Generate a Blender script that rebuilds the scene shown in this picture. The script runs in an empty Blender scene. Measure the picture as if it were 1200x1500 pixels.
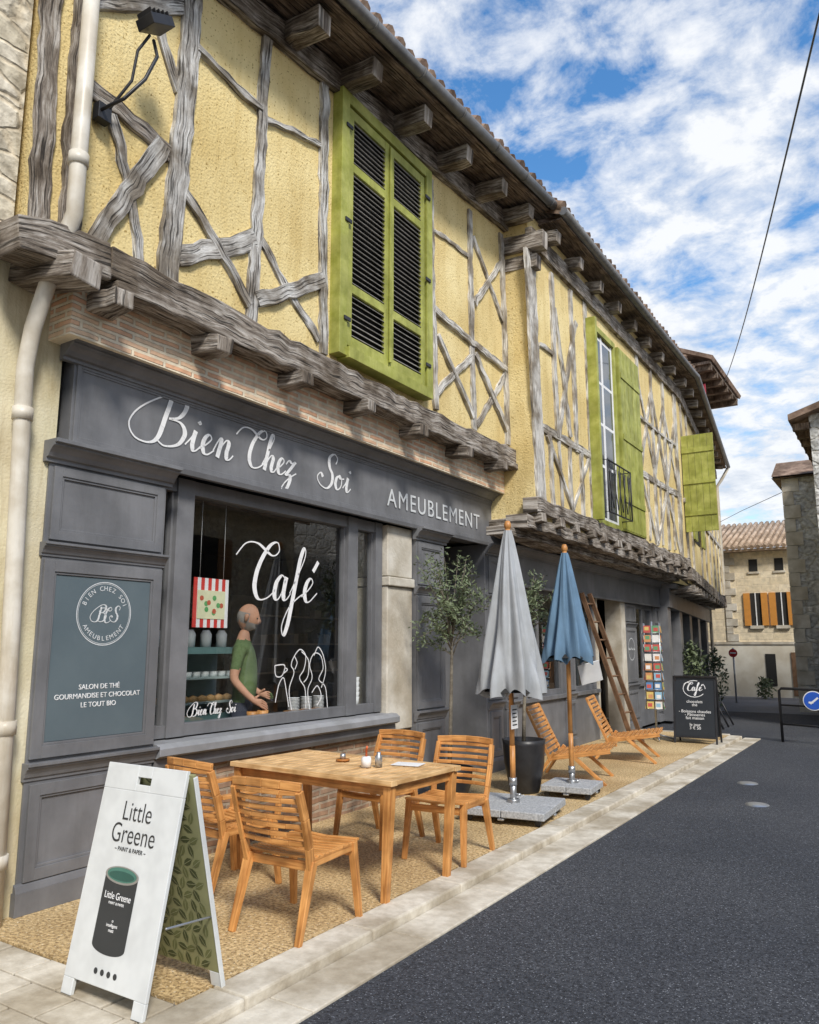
import bpy, math, random
from mathutils import Vector, Matrix
random.seed(7)
R=random.uniform
sc=bpy.context.scene
sc.view_settings.view_transform='Standard'
try: sc.view_settings.look='None'
except Exception: pass
sc.view_settings.exposure=0

# ---------------------------------------------------------------- materials
def nodes(name):
    m=bpy.data.materials.new(name);m.use_nodes=True
    nt=m.node_tree;b=nt.nodes['Principled BSDF']
    return m,nt,b
def N(nt,t,**k):
    n=nt.nodes.new(t)
    for a,v in k.items(): setattr(n,a,v)
    return n
def ramp(nt,fac,stops):
    r=nt.nodes.new('ShaderNodeValToRGB');el=r.color_ramp.elements
    while len(el)<len(stops): el.new(.5)
    for e,(p,c) in zip(el,stops):
        e.position=p;e.color=(c[0],c[1],c[2],1)
    nt.links.new(fac,r.inputs[0]);return r
def M(name,c1,c2,scale=5,rough=.8,bump=.2,bscale=60,coord='Object',stretch=(1,1,1),detail=5,lo=.35,hi=.65,metal=0,spec=.4,speck=None,dirt=None,streak=None,bdist=.01):
    m,nt,b=nodes(name);L=nt.links.new
    tc=N(nt,'ShaderNodeTexCoord');mp=N(nt,'ShaderNodeMapping');mp.inputs['Scale'].default_value=stretch
    L(tc.outputs[coord],mp.inputs[0])
    n=N(nt,'ShaderNodeTexNoise');n.inputs['Scale'].default_value=scale;n.inputs['Detail'].default_value=detail;n.inputs['Roughness'].default_value=.62
    L(mp.outputs[0],n.inputs['Vector'])
    col=ramp(nt,n.outputs[0],[(lo,c1),(hi,c2)]).outputs[0]
    for sk in ([speck] if speck and not isinstance(speck,list) else (speck or [])): # (scale, colour, threshold)
        s=N(nt,'ShaderNodeTexNoise');s.inputs['Scale'].default_value=sk[0];s.inputs['Detail'].default_value=1
        L(mp.outputs[0],s.inputs['Vector'])
        r=ramp(nt,s.outputs[0],[(sk[2],(0,0,0)),(sk[2]+.05,(1,1,1))])
        mx=N(nt,'ShaderNodeMixRGB');L(r.outputs[0],mx.inputs[0]);L(col,mx.inputs[1]);mx.inputs[2].default_value=(*sk[1],1);col=mx.outputs[0]
    if dirt:
        s=N(nt,'ShaderNodeTexNoise');s.inputs['Scale'].default_value=dirt[0];s.inputs['Detail'].default_value=5
        L(tc.outputs['Object'],s.inputs['Vector'])
        r=ramp(nt,s.outputs[0],[(.4,dirt[1]),(.62,(1,1,1))])
        mx=N(nt,'ShaderNodeMixRGB',blend_type='MULTIPLY');mx.inputs[0].default_value=1;L(col,mx.inputs[1]);L(r.outputs[0],mx.inputs[2]);col=mx.outputs[0]
    if streak:
        ms=N(nt,'ShaderNodeMapping');ms.inputs['Scale'].default_value=(4,4,.5);L(tc.outputs['Object'],ms.inputs[0])
        s=N(nt,'ShaderNodeTexNoise');s.inputs['Scale'].default_value=1.6;s.inputs['Detail'].default_value=6;s.inputs['Roughness'].default_value=.7
        L(ms.outputs[0],s.inputs['Vector'])
        r=ramp(nt,s.outputs[0],[(.36,streak),(.52,(1,1,1))])
        mx=N(nt,'ShaderNodeMixRGB',blend_type='MULTIPLY');mx.inputs[0].default_value=1;L(col,mx.inputs[1]);L(r.outputs[0],mx.inputs[2]);col=mx.outputs[0]
    L(col,b.inputs['Base Color'])
    b.inputs['Roughness'].default_value=rough;b.inputs['Metallic'].default_value=metal
    try:b.inputs['Specular IOR Level'].default_value=spec
    except Exception:pass
    if bump:
        n2=N(nt,'ShaderNodeTexNoise');n2.inputs['Scale'].default_value=bscale;n2.inputs['Detail'].default_value=3
        L(mp.outputs[0],n2.inputs['Vector'])
        bp=N(nt,'ShaderNodeBump');bp.inputs['Strength'].default_value=bump;bp.inputs['Distance'].default_value=bdist
        L(n2.outputs[0],bp.inputs['Height']);L(bp.outputs[0],b.inputs['Normal'])
    return m
def brickmat(name,c1,c2,mortar,bw,bh,ms=.012,axes='YZ',bump=.6,noise=.5,rough=.9,dist=.02):
    m,nt,b=nodes(name);L=nt.links.new
    tc=N(nt,'ShaderNodeTexCoord');sp=N(nt,'ShaderNodeSeparateXYZ');cb=N(nt,'ShaderNodeCombineXYZ')
    L(tc.outputs['Object'],sp.inputs[0])
    if axes=='YZ+X':
        ad=N(nt,'ShaderNodeMath',operation='ADD');L(sp.outputs[0],ad.inputs[0]);L(sp.outputs[1],ad.inputs[1]);L(ad.outputs[0],cb.inputs[0]);L(sp.outputs[2],cb.inputs[1])
    else:
        L(sp.outputs['XYZ'.index(axes[0])],cb.inputs[0]);L(sp.outputs['XYZ'.index(axes[1])],cb.inputs[1])
    nd=N(nt,'ShaderNodeTexNoise');nd.inputs['Scale'].default_value=3.5;nd.inputs['Detail'].default_value=3;L(cb.outputs[0],nd.inputs['Vector'])
    vm=N(nt,'ShaderNodeVectorMath',operation='MULTIPLY_ADD');L(nd.outputs['Color'],vm.inputs[0]);vm.inputs[1].default_value=(dist*2,dist*2,0);L(cb.outputs[0],vm.inputs[2])
    br=N(nt,'ShaderNodeTexBrick');L(vm.outputs[0],br.inputs['Vector'])
    br.inputs['Scale'].default_value=1;br.inputs['Brick Width'].default_value=bw;br.inputs['Row Height'].default_value=bh;br.inputs['Mortar Size'].default_value=ms;br.inputs['Mortar Smooth'].default_value=.3
    br.inputs['Color1'].default_value=(*c1,1);br.inputs['Color2'].default_value=(*c2,1);br.inputs['Mortar'].default_value=(*mortar,1)
    n=N(nt,'ShaderNodeTexNoise');n.inputs['Scale'].default_value=9;n.inputs['Detail'].default_value=6;L(tc.outputs['Object'],n.inputs['Vector'])
    r=ramp(nt,n.outputs[0],[(.3,(1-noise,)*3),(.7,(1.15,1.12,1.08))])
    mx=N(nt,'ShaderNodeMixRGB',blend_type='MULTIPLY');mx.inputs[0].default_value=1
    L(br.outputs['Color'],mx.inputs[1]);L(r.outputs[0],mx.inputs[2]);L(mx.outputs[0],b.inputs['Base Color'])
    b.inputs['Roughness'].default_value=rough
    ma=N(nt,'ShaderNodeMath',operation='MULTIPLY_ADD');L(br.outputs['Fac'],ma.inputs[0]);ma.inputs[1].default_value=-.7;L(n.outputs[0],ma.inputs[2])
    bp=N(nt,'ShaderNodeBump');bp.inputs['Strength'].default_value=bump;bp.inputs['Distance'].default_value=.02
    L(ma.outputs[0],bp.inputs['Height']);L(bp.outputs[0],b.inputs['Normal'])
    return m
def rubble(name,c1,c2,mortar,scale=4,bump=.8,zs=1.7):
    m,nt,b=nodes(name);L=nt.links.new
    tc=N(nt,'ShaderNodeTexCoord');mp=N(nt,'ShaderNodeMapping');mp.inputs['Scale'].default_value=(1,1,zs)
    L(tc.outputs['Object'],mp.inputs[0])
    nd=N(nt,'ShaderNodeTexNoise');nd.inputs['Scale'].default_value=5;L(mp.outputs[0],nd.inputs['Vector'])
    vm=N(nt,'ShaderNodeVectorMath',operation='MULTIPLY_ADD');L(nd.outputs['Color'],vm.inputs[0]);vm.inputs[1].default_value=(.12,.12,.12);L(mp.outputs[0],vm.inputs[2])
    v=N(nt,'ShaderNodeTexVoronoi',feature='DISTANCE_TO_EDGE');v.inputs['Scale'].default_value=scale;L(vm.outputs[0],v.inputs['Vector'])
    vc=N(nt,'ShaderNodeTexVoronoi');vc.inputs['Scale'].default_value=scale;L(vm.outputs[0],vc.inputs['Vector'])
    sp=N(nt,'ShaderNodeSeparateColor');L(vc.outputs['Color'],sp.inputs[0])
    cr=ramp(nt,sp.outputs[0],[(0,c1),(1,c2)])
    er=ramp(nt,v.outputs[0],[(.02,(1,1,1)),(.09,(0,0,0))])
    mx=N(nt,'ShaderNodeMixRGB');L(er.outputs[0],mx.inputs[0]);L(cr.outputs[0],mx.inputs[1]);mx.inputs[2].default_value=(*mortar,1)
    n=N(nt,'ShaderNodeTexNoise');n.inputs['Scale'].default_value=12;n.inputs['Detail'].default_value=7;L(tc.outputs['Object'],n.inputs['Vector'])
    r=ramp(nt,n.outputs[0],[(.3,(.5,.48,.45)),(.65,(1.1,1.1,1.1))])
    m2=N(nt,'ShaderNodeMixRGB',blend_type='MULTIPLY');m2.inputs[0].default_value=1;L(mx.outputs[0],m2.inputs[1]);L(r.outputs[0],m2.inputs[2]);L(m2.outputs[0],b.inputs['Base Color'])
    b.inputs['Roughness'].default_value=.95
    ma=N(nt,'ShaderNodeMath',operation='MULTIPLY_ADD');L(er.outputs[0],ma.inputs[0]);ma.inputs[1].default_value=-.5;L(n.outputs[0],ma.inputs[2])
    bp=N(nt,'ShaderNodeBump');bp.inputs['Strength'].default_value=bump;bp.inputs['Distance'].default_value=.03
    L(ma.outputs[0],bp.inputs['Height']);L(bp.outputs[0],b.inputs['Normal'])
    return m
def glassmat(name,r0=.09,tint=(.85,.9,.9)):
    m,nt,b=nodes(name);nt.nodes.remove(b);L=nt.links.new
    o=[n for n in nt.nodes if n.type=='OUTPUT_MATERIAL'][0]
    t=N(nt,'ShaderNodeBsdfTransparent');t.inputs[0].default_value=(*tint,1)
    g=N(nt,'ShaderNodeBsdfGlossy');g.inputs['Roughness'].default_value=.01;g.inputs[0].default_value=(1,1,1,1)
    lw=N(nt,'ShaderNodeLayerWeight');lw.inputs[0].default_value=.5
    pw=N(nt,'ShaderNodeMath',operation='POWER');L(lw.outputs['Facing'],pw.inputs[0]);pw.inputs[1].default_value=4.2
    ma=N(nt,'ShaderNodeMath',operation='MULTIPLY_ADD');L(pw.outputs[0],ma.inputs[0]);ma.inputs[1].default_value=.88;ma.inputs[2].default_value=r0
    mx=N(nt,'ShaderNodeMixShader');L(ma.outputs[0],mx.inputs[0]);L(t.outputs[0],mx.inputs[1]);L(g.outputs[0],mx.inputs[2]);L(mx.outputs[0],o.inputs[0])
    return m
def flat(name,c,rough=.6,metal=0): return M(name,tuple(x*.93 for x in c),tuple(min(1,x*1.05) for x in c),scale=8,rough=rough,bump=0,metal=metal,detail=2)

PLASTER=M('yellow_roughcast',(.74,.585,.27),(.84,.70,.37),scale=1.4,rough=.95,bump=.8,bscale=48,speck=(42,(.42,.30,.11),.655),dirt=(.9,(.88,.85,.79)),streak=(.89,.86,.80),bdist=.012)
def timbermat(name,ca,cb,cc,crack=.85):
    m,nt,b=nodes(name);L=nt.links.new
    uv=N(nt,'ShaderNodeUVMap');mp=N(nt,'ShaderNodeMapping');mp.inputs['Scale'].default_value=(1.6,18,1);L(uv.outputs[0],mp.inputs[0])
    n=N(nt,'ShaderNodeTexNoise');n.inputs['Scale'].default_value=1.7;n.inputs['Detail'].default_value=9;n.inputs['Roughness'].default_value=.78;n.inputs['Distortion'].default_value=.5;L(mp.outputs[0],n.inputs['Vector'])
    r=ramp(nt,n.outputs[0],[(.38,ca),(.48,cb),(.60,cc)])
    mp2=N(nt,'ShaderNodeMapping');mp2.inputs['Scale'].default_value=(1.5,34,1);L(uv.outputs[0],mp2.inputs[0])
    n2=N(nt,'ShaderNodeTexNoise');n2.inputs['Scale'].default_value=2;n2.inputs['Detail'].default_value=5;L(mp2.outputs[0],n2.inputs['Vector'])
    r2=ramp(nt,n2.outputs[0],[(.37,(.10,.09,.08)),(.43,(1,1,1))])
    mx=N(nt,'ShaderNodeMixRGB',blend_type='MULTIPLY');mx.inputs[0].default_value=crack;L(r.outputs[0],mx.inputs[1]);L(r2.outputs[0],mx.inputs[2])
    n3=N(nt,'ShaderNodeTexNoise');n3.inputs['Scale'].default_value=3.2;n3.inputs['Detail'].default_value=6;tc=N(nt,'ShaderNodeTexCoord');L(tc.outputs['Object'],n3.inputs['Vector'])
    r3=ramp(nt,n3.outputs[0],[(.38,(.46,.41,.35)),(.56,(1.1,1.1,1.1))])
    m3=N(nt,'ShaderNodeMixRGB',blend_type='MULTIPLY');m3.inputs[0].default_value=1;L(mx.outputs[0],m3.inputs[1]);L(r3.outputs[0],m3.inputs[2])
    L(m3.outputs[0],b.inputs['Base Color']);b.inputs['Roughness'].default_value=.9
    ad=N(nt,'ShaderNodeMath',operation='ADD');L(n.outputs[0],ad.inputs[0]);L(r2.outputs[0],ad.inputs[1])
    bp=N(nt,'ShaderNodeBump');bp.inputs['Strength'].default_value=1;bp.inputs['Distance'].default_value=.016;L(ad.outputs[0],bp.inputs['Height']);L(bp.outputs[0],b.inputs['Normal'])
    return m
TIMBER=timbermat('weathered_oak',(.22,.20,.18),(.44,.42,.39),(.72,.71,.68))
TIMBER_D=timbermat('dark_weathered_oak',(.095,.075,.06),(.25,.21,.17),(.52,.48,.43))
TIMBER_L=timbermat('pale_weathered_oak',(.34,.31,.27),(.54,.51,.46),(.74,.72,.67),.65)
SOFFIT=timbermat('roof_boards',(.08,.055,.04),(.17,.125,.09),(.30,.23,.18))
def woodmat(name,c1,c2,rough=.45):
    m,nt,b=nodes(name);L=nt.links.new
    uv=N(nt,'ShaderNodeUVMap');mp=N(nt,'ShaderNodeMapping');mp.inputs['Scale'].default_value=(2,30,1);L(uv.outputs[0],mp.inputs[0])
    n=N(nt,'ShaderNodeTexNoise');n.inputs['Scale'].default_value=2;n.inputs['Detail'].default_value=6;n.inputs['Distortion'].default_value=.6;L(mp.outputs[0],n.inputs['Vector'])
    r=ramp(nt,n.outputs[0],[(.3,c1),(.68,c2)])
    tc=N(nt,'ShaderNodeTexCoord');n3=N(nt,'ShaderNodeTexNoise');n3.inputs['Scale'].default_value=7;L(tc.outputs['Object'],n3.inputs['Vector'])
    r3=ramp(nt,n3.outputs[0],[(.35,(.72,.68,.62)),(.6,(1.08,1.08,1.08))])
    m3=N(nt,'ShaderNodeMixRGB',blend_type='MULTIPLY');m3.inputs[0].default_value=1;L(r.outputs[0],m3.inputs[1]);L(r3.outputs[0],m3.inputs[2]);L(m3.outputs[0],b.inputs['Base Color'])
    b.inputs['Roughness'].default_value=rough
    bp=N(nt,'ShaderNodeBump');bp.inputs['Strength'].default_value=.15;bp.inputs['Distance'].default_value=.004;L(n.outputs[0],bp.inputs['Height']);L(bp.outputs[0],b.inputs['Normal'])
    return m
TEAK=woodmat('teak',(.42,.17,.045),(.74,.37,.12))
TEAK_T=woodmat('teak_tabletop',(.58,.33,.13),(.84,.58,.30))
LADW=woodmat('ladder_wood',(.12,.065,.035),(.26,.15,.085),.7)
GREY=M('grey_joinery_paint',(.165,.167,.176),(.20,.202,.212),scale=3,rough=.45,bump=.10,bscale=30,dirt=(1.5,(.80,.80,.80)),streak=(.88,.88,.87))
GREY_L=M('grey_sill_paint',(.26,.265,.28),(.32,.325,.34),scale=3,rough=.5,bump=.08,bscale=30,dirt=(4,(.8,.8,.78)))
PANEL=M('blue_grey_panel',(.10,.132,.15),(.12,.155,.172),scale=2,rough=.35,bump=0)
WHITE=flat('white_vinyl',(.80,.80,.80),.5)
OFFW=flat('pale_vinyl',(.62,.64,.65),.5)
BRICK=brickmat('thin_old_brick',(.74,.42,.26),(.80,.60,.42),(.80,.71,.55),.27,.055,.014,'YZ+X',1,.22,dist=.015)
BRICKD=brickmat('dark_brick_plinth',(.30,.17,.10),(.38,.26,.18),(.38,.31,.23),.26,.06,.012,'YZ',.7,.45)
STONE_L=rubble('rubble_limestone',(.56,.50,.38),(.74,.68,.56),(.66,.57,.42),3.2)
STONE_F=brickmat('beige_coursed_stone',(.70,.60,.42),(.78,.69,.52),(.72,.62,.46),.5,.22,.012,'XZ',.5,.22)
STONE_G=rubble('grey_limestone_rubble',(.46,.46,.44),(.74,.73,.69),(.54,.52,.47),2.4,1,1.5)
CREAM=M('cream_render',(.68,.62,.42),(.78,.72,.54),scale=2,rough=.95,bump=.4,bscale=60,dirt=(1.5,(.78,.74,.68)),streak=(.78,.74,.68))
CREAM2=M('pale_render',(.72,.67,.56),(.80,.76,.66),scale=2,rough=.95,bump=.3,bscale=60,dirt=(1,(.85,.82,.78)))
PALEST=M('dressed_limestone',(.54,.50,.42),(.68,.64,.56),scale=4,rough=.9,bump=.4,bscale=35,dirt=(2.5,(.72,.68,.62)))
PIPE=M('cream_pipe_paint',(.62,.58,.50),(.72,.68,.60),scale=6,rough=.4,bump=.03,dirt=(5,(.82,.79,.74)),streak=(.84,.8,.74))
GREEN=M('lime_green_shutter_paint',(.34,.36,.065),(.47,.475,.13),scale=7,rough=.55,bump=.2,bscale=40,dirt=(4,(.72,.72,.64)),streak=(.80,.80,.72))
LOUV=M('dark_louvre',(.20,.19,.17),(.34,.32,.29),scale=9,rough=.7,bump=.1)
GUT=M('zinc_gutter',(.14,.14,.14),(.22,.22,.22),scale=6,rough=.5,bump=.05,metal=.3)
TILE=M('clay_roof_tile',(.22,.14,.10),(.42,.30,.22),scale=7,rough=.9,bump=.5,bscale=30,dirt=(2,(.45,.43,.40)))
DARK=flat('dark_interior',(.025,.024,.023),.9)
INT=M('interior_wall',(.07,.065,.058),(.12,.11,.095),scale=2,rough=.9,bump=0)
BLACK=M('black_metal',(.018,.018,.02),(.03,.03,.033),scale=9,rough=.4,bump=.05)
STEEL=flat('brushed_steel',(.45,.46,.47),.35,.8)
GRANITE=M('grey_granite',(.28,.29,.30),(.46,.47,.48),scale=60,rough=.7,bump=.2,bscale=120,lo=.4,hi=.6)
GLASS=glassmat('shop_glass',.10,(.93,.95,.95))
GLASSD=glassmat('window_glass',.12,(.6,.65,.68))
ASPH=M('asphalt',(.026,.028,.033),(.080,.084,.094),scale=55,rough=.78,bump=.8,bscale=90,lo=.38,hi=.62,speck=[(95,(.28,.29,.31),.66),(75,(.010,.010,.012),.66)],dirt=(.45,(.72,.74,.78)),bdist=.010)
ROADG=M('worn_road',(.22,.22,.23),(.30,.30,.31),scale=40,rough=.9,bump=.4,bscale=80,dirt=(.6,(.8,.8,.8)))
GOLD=M('golden_aggregate',(.34,.23,.105),(.78,.59,.32),scale=46,rough=.85,bump=1.0,bscale=52,lo=.38,hi=.60,speck=[(66,(.11,.07,.035),.65),(58,(.84,.74,.55),.66)],dirt=(.9,(.74,.70,.64)),bdist=.012)
KERB=M('limestone_kerb',(.54,.49,.40),(.70,.65,.55),scale=14,rough=.9,bump=.3,bscale=60,dirt=(2.2,(.62,.58,.52)))
GROUND=M('ground_gravel',(.16,.14,.11),(.26,.23,.19),scale=20,rough=.95,bump=.4)
SKIN=flat('skin',(.58,.31,.20),.55)

# ---------------------------------------------------------------- mesh builder
class MB:
    def __init__(s): s.v=[];s.f=[];s.m=[];s.uv=[];s.s=[]
    def face(s,idx,mat=0,uv=None,smooth=False):
        s.f.append(tuple(idx));s.m.append(mat);s.uv.append(uv);s.s.append(smooth)
    def poly(s,pts,mat=0,uv=None):
        b=len(s.v);s.v+= [tuple(p) for p in pts];s.face(range(b,b+len(pts)),mat,uv)
    def box(s,x0,x1,y0,y1,z0,z1,mat=0):
        x0,x1=min(x0,x1),max(x0,x1);y0,y1=min(y0,y1),max(y0,y1);z0,z1=min(z0,z1),max(z0,z1)
        b=len(s.v);s.v+=[(x0,y0,z0),(x1,y0,z0),(x1,y1,z0),(x0,y1,z0),(x0,y0,z1),(x1,y0,z1),(x1,y1,z1),(x0,y1,z1)]
        for f in ((0,3,2,1),(4,5,6,7),(0,1,5,4),(1,2,6,5),(2,3,7,6),(3,0,4,7)): s.face([b+i for i in f],mat)
    def obox(s,Mx,sx,sy,sz,mat=0):
        b=len(s.v)
        for z in(-.5,.5):
            for x,y in((-.5,-.5),(.5,-.5),(.5,.5),(-.5,.5)): s.v.append(tuple(Mx@Vector((x*sx,y*sy,z*sz))))
        for f in ((0,3,2,1),(4,5,6,7),(0,1,5,4),(1,2,6,5),(2,3,7,6),(3,0,4,7)): s.face([b+i for i in f],mat)
    def beam(s,a,b_,w,h,nrm=(1,0,0),mat=0,jit=0,seg=None,w2=None,h2=None,bow=0):
        a=Vector(a);b_=Vector(b_);d=b_-a;Ln=d.length;d.normalize();n=Vector(nrm);side=d.cross(n).normalized();n=side.cross(d).normalized()
        w2=w if w2 is None else w2;h2=h if h2 is None else h2
        if seg is None: seg=max(1,int(Ln/.18)) if jit else 1
        base=len(s.v);uo=R(0,50);vo=R(0,50);per=[0,w,w+h,2*w+h,2*w+2*h]
        for i in range(seg+1):
            t=i/seg;p=a+d*Ln*t+side*(bow*math.sin(math.pi*t));ww=(w+(w2-w)*t)/2;hh=(h+(h2-h)*t)/2
            sj=R(-jit,jit)*.5
            for k,(q,r) in enumerate([(1,1),(-1,1),(-1,-1),(1,-1)]):
                s.v.append(tuple(p+side*(q*(ww+R(-jit,jit)*.6)+sj)+n*(r*hh+(R(-jit,jit)*.3 if r>0 else 0))))
        for i in range(seg):
            u0=uo+Ln*i/seg;u1=uo+Ln*(i+1)/seg
            for k in range(4):
                k2=(k+1)%4;A=base+i*4+k;B=base+i*4+k2;C=base+(i+1)*4+k2;D=base+(i+1)*4+k
                s.face((A,B,C,D),mat,[(u0,vo+per[k]),(u0,vo+per[k+1]),(u1,vo+per[k+1]),(u1,vo+per[k])])
        s.face([base+k for k in(3,2,1,0)],mat,[(uo,vo),(uo,vo+.05),(uo+.05,vo+.05),(uo+.05,vo)])
        e=base+seg*4;s.face([e+k for k in range(4)],mat,[(uo,vo),(uo,vo+.05),(uo+.05,vo+.05),(uo+.05,vo)])
    def ring(s,pts,rads,n=10,mat=0,caps=True,smooth=True,flatx=1):
        pts=[Vector(p) for p in pts];base=len(s.v);prev=None
        for i,p in enumerate(pts):
            d=(pts[min(i+1,len(pts)-1)]-pts[max(i-1,0)]).normalized()
            ref=prev if prev else (Vector((0,0,1)) if abs(d.z)<.9 else Vector((1,0,0)))
            a=(ref-d*ref.dot(d)).normalized();prev=a;b=d.cross(a)
            r=rads[i] if hasattr(rads,'__len__') else rads
            for k in range(n):
                t=2*math.pi*k/n;s.v.append(tuple(p+a*math.cos(t)*r+b*math.sin(t)*r*flatx))
        for i in range(len(pts)-1):
            for k in range(n):
                k2=(k+1)%n;s.face((base+i*n+k,base+i*n+k2,base+(i+1)*n+k2,base+(i+1)*n+k),mat,[(i*.2,k/n*.2),(i*.2,(k+1)/n*.2),(i*.2+.2,(k+1)/n*.2),(i*.2+.2,k/n*.2)],smooth)
        if caps:
            s.face([base+k for k in range(n)][::-1],mat);e=base+(len(pts)-1)*n;s.face([e+k for k in range(n)],mat)
    def cyl(s,a,b,r,r2=None,n=12,mat=0,smooth=True): s.ring([a,b],[r,r if r2 is None else r2],n,mat,True,smooth)
    def lathe(s,prof,c,n=24,mat=0,smooth=True,fn=None):
        base=len(s.v)
        for r,z in prof:
            for k in range(n):
                t=2*math.pi*k/n;rr=r*(fn(t,z) if fn else 1)
                s.v.append((c[0]+rr*math.cos(t),c[1]+rr*math.sin(t),c[2]+z))
        for i in range(len(prof)-1):
            for k in range(n):
                k2=(k+1)%n;s.face((base+i*n+k,base+i*n+k2,base+(i+1)*n+k2,base+(i+1)*n+k),mat,None,smooth)
    def extr(s,prof,y0,y1,mat=0):
        n=len(prof);b=len(s.v)
        for y in(y0,y1):
            for x,z in prof: s.v.append((x,y,z))
        for k in range(n):
            k2=(k+1)%n;s.face((b+k,b+k2,b+n+k2,b+n+k),mat)
        s.face([b+k for k in range(n)][::-1],mat);s.face([b+n+k for k in range(n)],mat)
    def xform(s,Mx,start=0):
        for i in range(start,len(s.v)): s.v[i]=tuple(Mx@Vector(s.v[i]))
    def build(s,name,mats,parent=None,bevel=0):
        me=bpy.data.meshes.new(name);me.from_pydata(s.v,[],s.f);
        for m in mats: me.materials.append(m)
        uvl=me.uv_layers.new(name='UVMap')
        for p,mi,uv,sm in zip(me.polygons,s.m,s.uv,s.s):
            p.material_index=mi;p.use_smooth=sm
            if uv:
                for li,c in zip(p.loop_indices,uv): uvl.data[li].uv=c
            else:
                n=p.normal;ax=max(range(3),key=lambda i:abs(n[i]))
                for li in p.loop_indices:
                    co=me.vertices[me.loops[li].vertex_index].co
                    c=[co[i] for i in range(3) if i!=ax]
                    uvl.data[li].uv=(c[1],c[0]) if ax!=2 else (c[0],c[1])
        ob=bpy.data.objects.new(name,me);bpy.context.collection.objects.link(ob)
        if parent is not None:
            ob.parent=parent
            ob.matrix_parent_inverse=Matrix.Translation(-parent.location)
        if bevel:
            bv=ob.modifiers.new('bevel','BEVEL');bv.width=bevel;bv.segments=2;bv.limit_method='ANGLE';bv.angle_limit=math.radians(40)
        return ob
def empty(name,loc=(0,0,0)):
    e=bpy.data.objects.new(name,None);e.location=loc;e.empty_display_size=.2;bpy.context.collection.objects.link(e);return e
def text(body,Mx,size,mat,parent,name,align='CENTER',ext=.0015,spacing=1,line=1.0,off=0):
    c=bpy.data.curves.new(name,'FONT');c.body=body;c.size=size;c.align_x=align;c.align_y='CENTER';c.extrude=ext;c.space_character=spacing;c.space_line=line;c.offset=off
    c.materials.append(mat)
    o=bpy.data.objects.new(name,c);bpy.context.collection.objects.link(o);o.matrix_world=Mx
    if parent: o.parent=parent;o.matrix_parent_inverse=Matrix.Translation(-parent.location)
    return o
def frame(o,x,y):
    x=Vector(x).normalized();y=Vector(y).normalized();z=x.cross(y).normalized();y=z.cross(x)
    m=Matrix((x,y,z)).transposed().to_4x4();m.translation=Vector(o);return m
def FX(x,y,z): return frame((x,y,z),(0,1,0),(0,0,1))   # facing +x
# ---------------------------------------------------------------- script lettering
GL={
'i':([[(0,.2),(.25,.6),(.42,1.)],[(.42,1.),(.36,.35),(.45,.02),(.6,.05),(.8,.3)],[(.5,1.5),(.55,1.42),(.5,1.38)]],.75),
'e':([[(0,.2),(.3,.45),(.56,.8),(.42,1.),(.22,.8),(.15,.4),(.28,.05),(.5,.02),(.8,.3)]],.75),
'n':([[(0,.3),(.18,.8),(.3,1.),(.36,.8),(.28,0)],[(.28,0),(.4,.55),(.65,.97),(.8,.82),(.75,.35),(.82,.03),(.98,.05),(1.15,.3)]],1.08),
'h':([[(0,.3),(.35,1.2),(.62,2.),(.52,2.25),(.38,1.9),(.28,.9),(.22,0)],[(.22,0),(.35,.55),(.6,.97),(.76,.8),(.7,.3),(.78,.03),(.95,.05),(1.1,.3)]],1.05),
'z':([[(0,.7),(.2,.98),(.45,.85),(.7,.98),(.4,.5),(.1,.05),(.4,.1),(.45,-.3),(.2,-.9),(-.1,-.8),(.1,-.4),(.5,0),(.9,.3)]],.9),
'o':([[(.5,1.),(.2,.8),(.12,.35),(.35,0),(.65,.25),(.68,.7),(.5,1.),(.55,.8),(.9,.85)]],.85),
'a':([[(.6,.85),(.4,1.),(.15,.7),(.12,.2),(.3,0),(.5,.3),(.65,.95)],[(.65,.95),(.6,.3),(.7,.02),(.85,.08),(1.,.3)]],.95),
'f':([[(0,.3),(.35,1.1),(.62,1.9),(.52,2.25),(.36,1.8),(.25,.6),(.12,-.9),(-.05,-1.4),(-.2,-1.),(.05,-.3),(.45,.1),(.75,.3)]],.7),
'\u00e9':([[(0,.2),(.3,.45),(.56,.8),(.42,1.),(.22,.8),(.15,.4),(.28,.05),(.5,.02),(.9,.4)],[(.75,1.75),(.5,1.3)]],.75),
'B':([[(.55,2.1),(.42,1.2),(.25,.2),(-.15,-.15),(-.8,-.05),(-1.15,.5),(-.9,1.2),(-.2,1.9),(.6,2.4),(1.2,2.35),(1.35,1.95),(1.1,1.4),(.6,1.2)],[(.6,1.2),(1.2,1.15),(1.5,.7),(1.25,.1),(.6,-.12),(.15,.15)]],1.6),
'C':([[(-.9,1.6),(-.5,2.1),(.1,2.15),(.9,1.75),(1.25,1.95),(1.1,2.3),(.7,2.1),(.3,1.3),(.22,.5),(.5,0),(.95,.05),(1.35,.4)]],1.2),
'S':([[(1.3,1.7),(1.4,2.1),(1.05,2.35),(.65,2.),(.75,1.4),(1.1,.9),(1.1,.3),(.7,-.1),(.1,.05),(-.25,.5),(.0,.85),(.25,.6)]],1.35),
' ':([], .55)}
def cat(p,n=7):
    out=[];P=[p[0]]+list(p)+[p[-1]]
    for i in range(1,len(P)-2):
        a,b,c,d=P[i-1],P[i],P[i+1],P[i+2]
        for k in range(n):
            t=k/n;out.append(tuple(.5*((2*b[j])+(-a[j]+c[j])*t+(2*a[j]-5*b[j]+4*c[j]-d[j])*t*t+(-a[j]+3*b[j]-3*c[j]+d[j])*t**3) for j in(0,1)))
    out.append(tuple(p[-1]));return out
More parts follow.
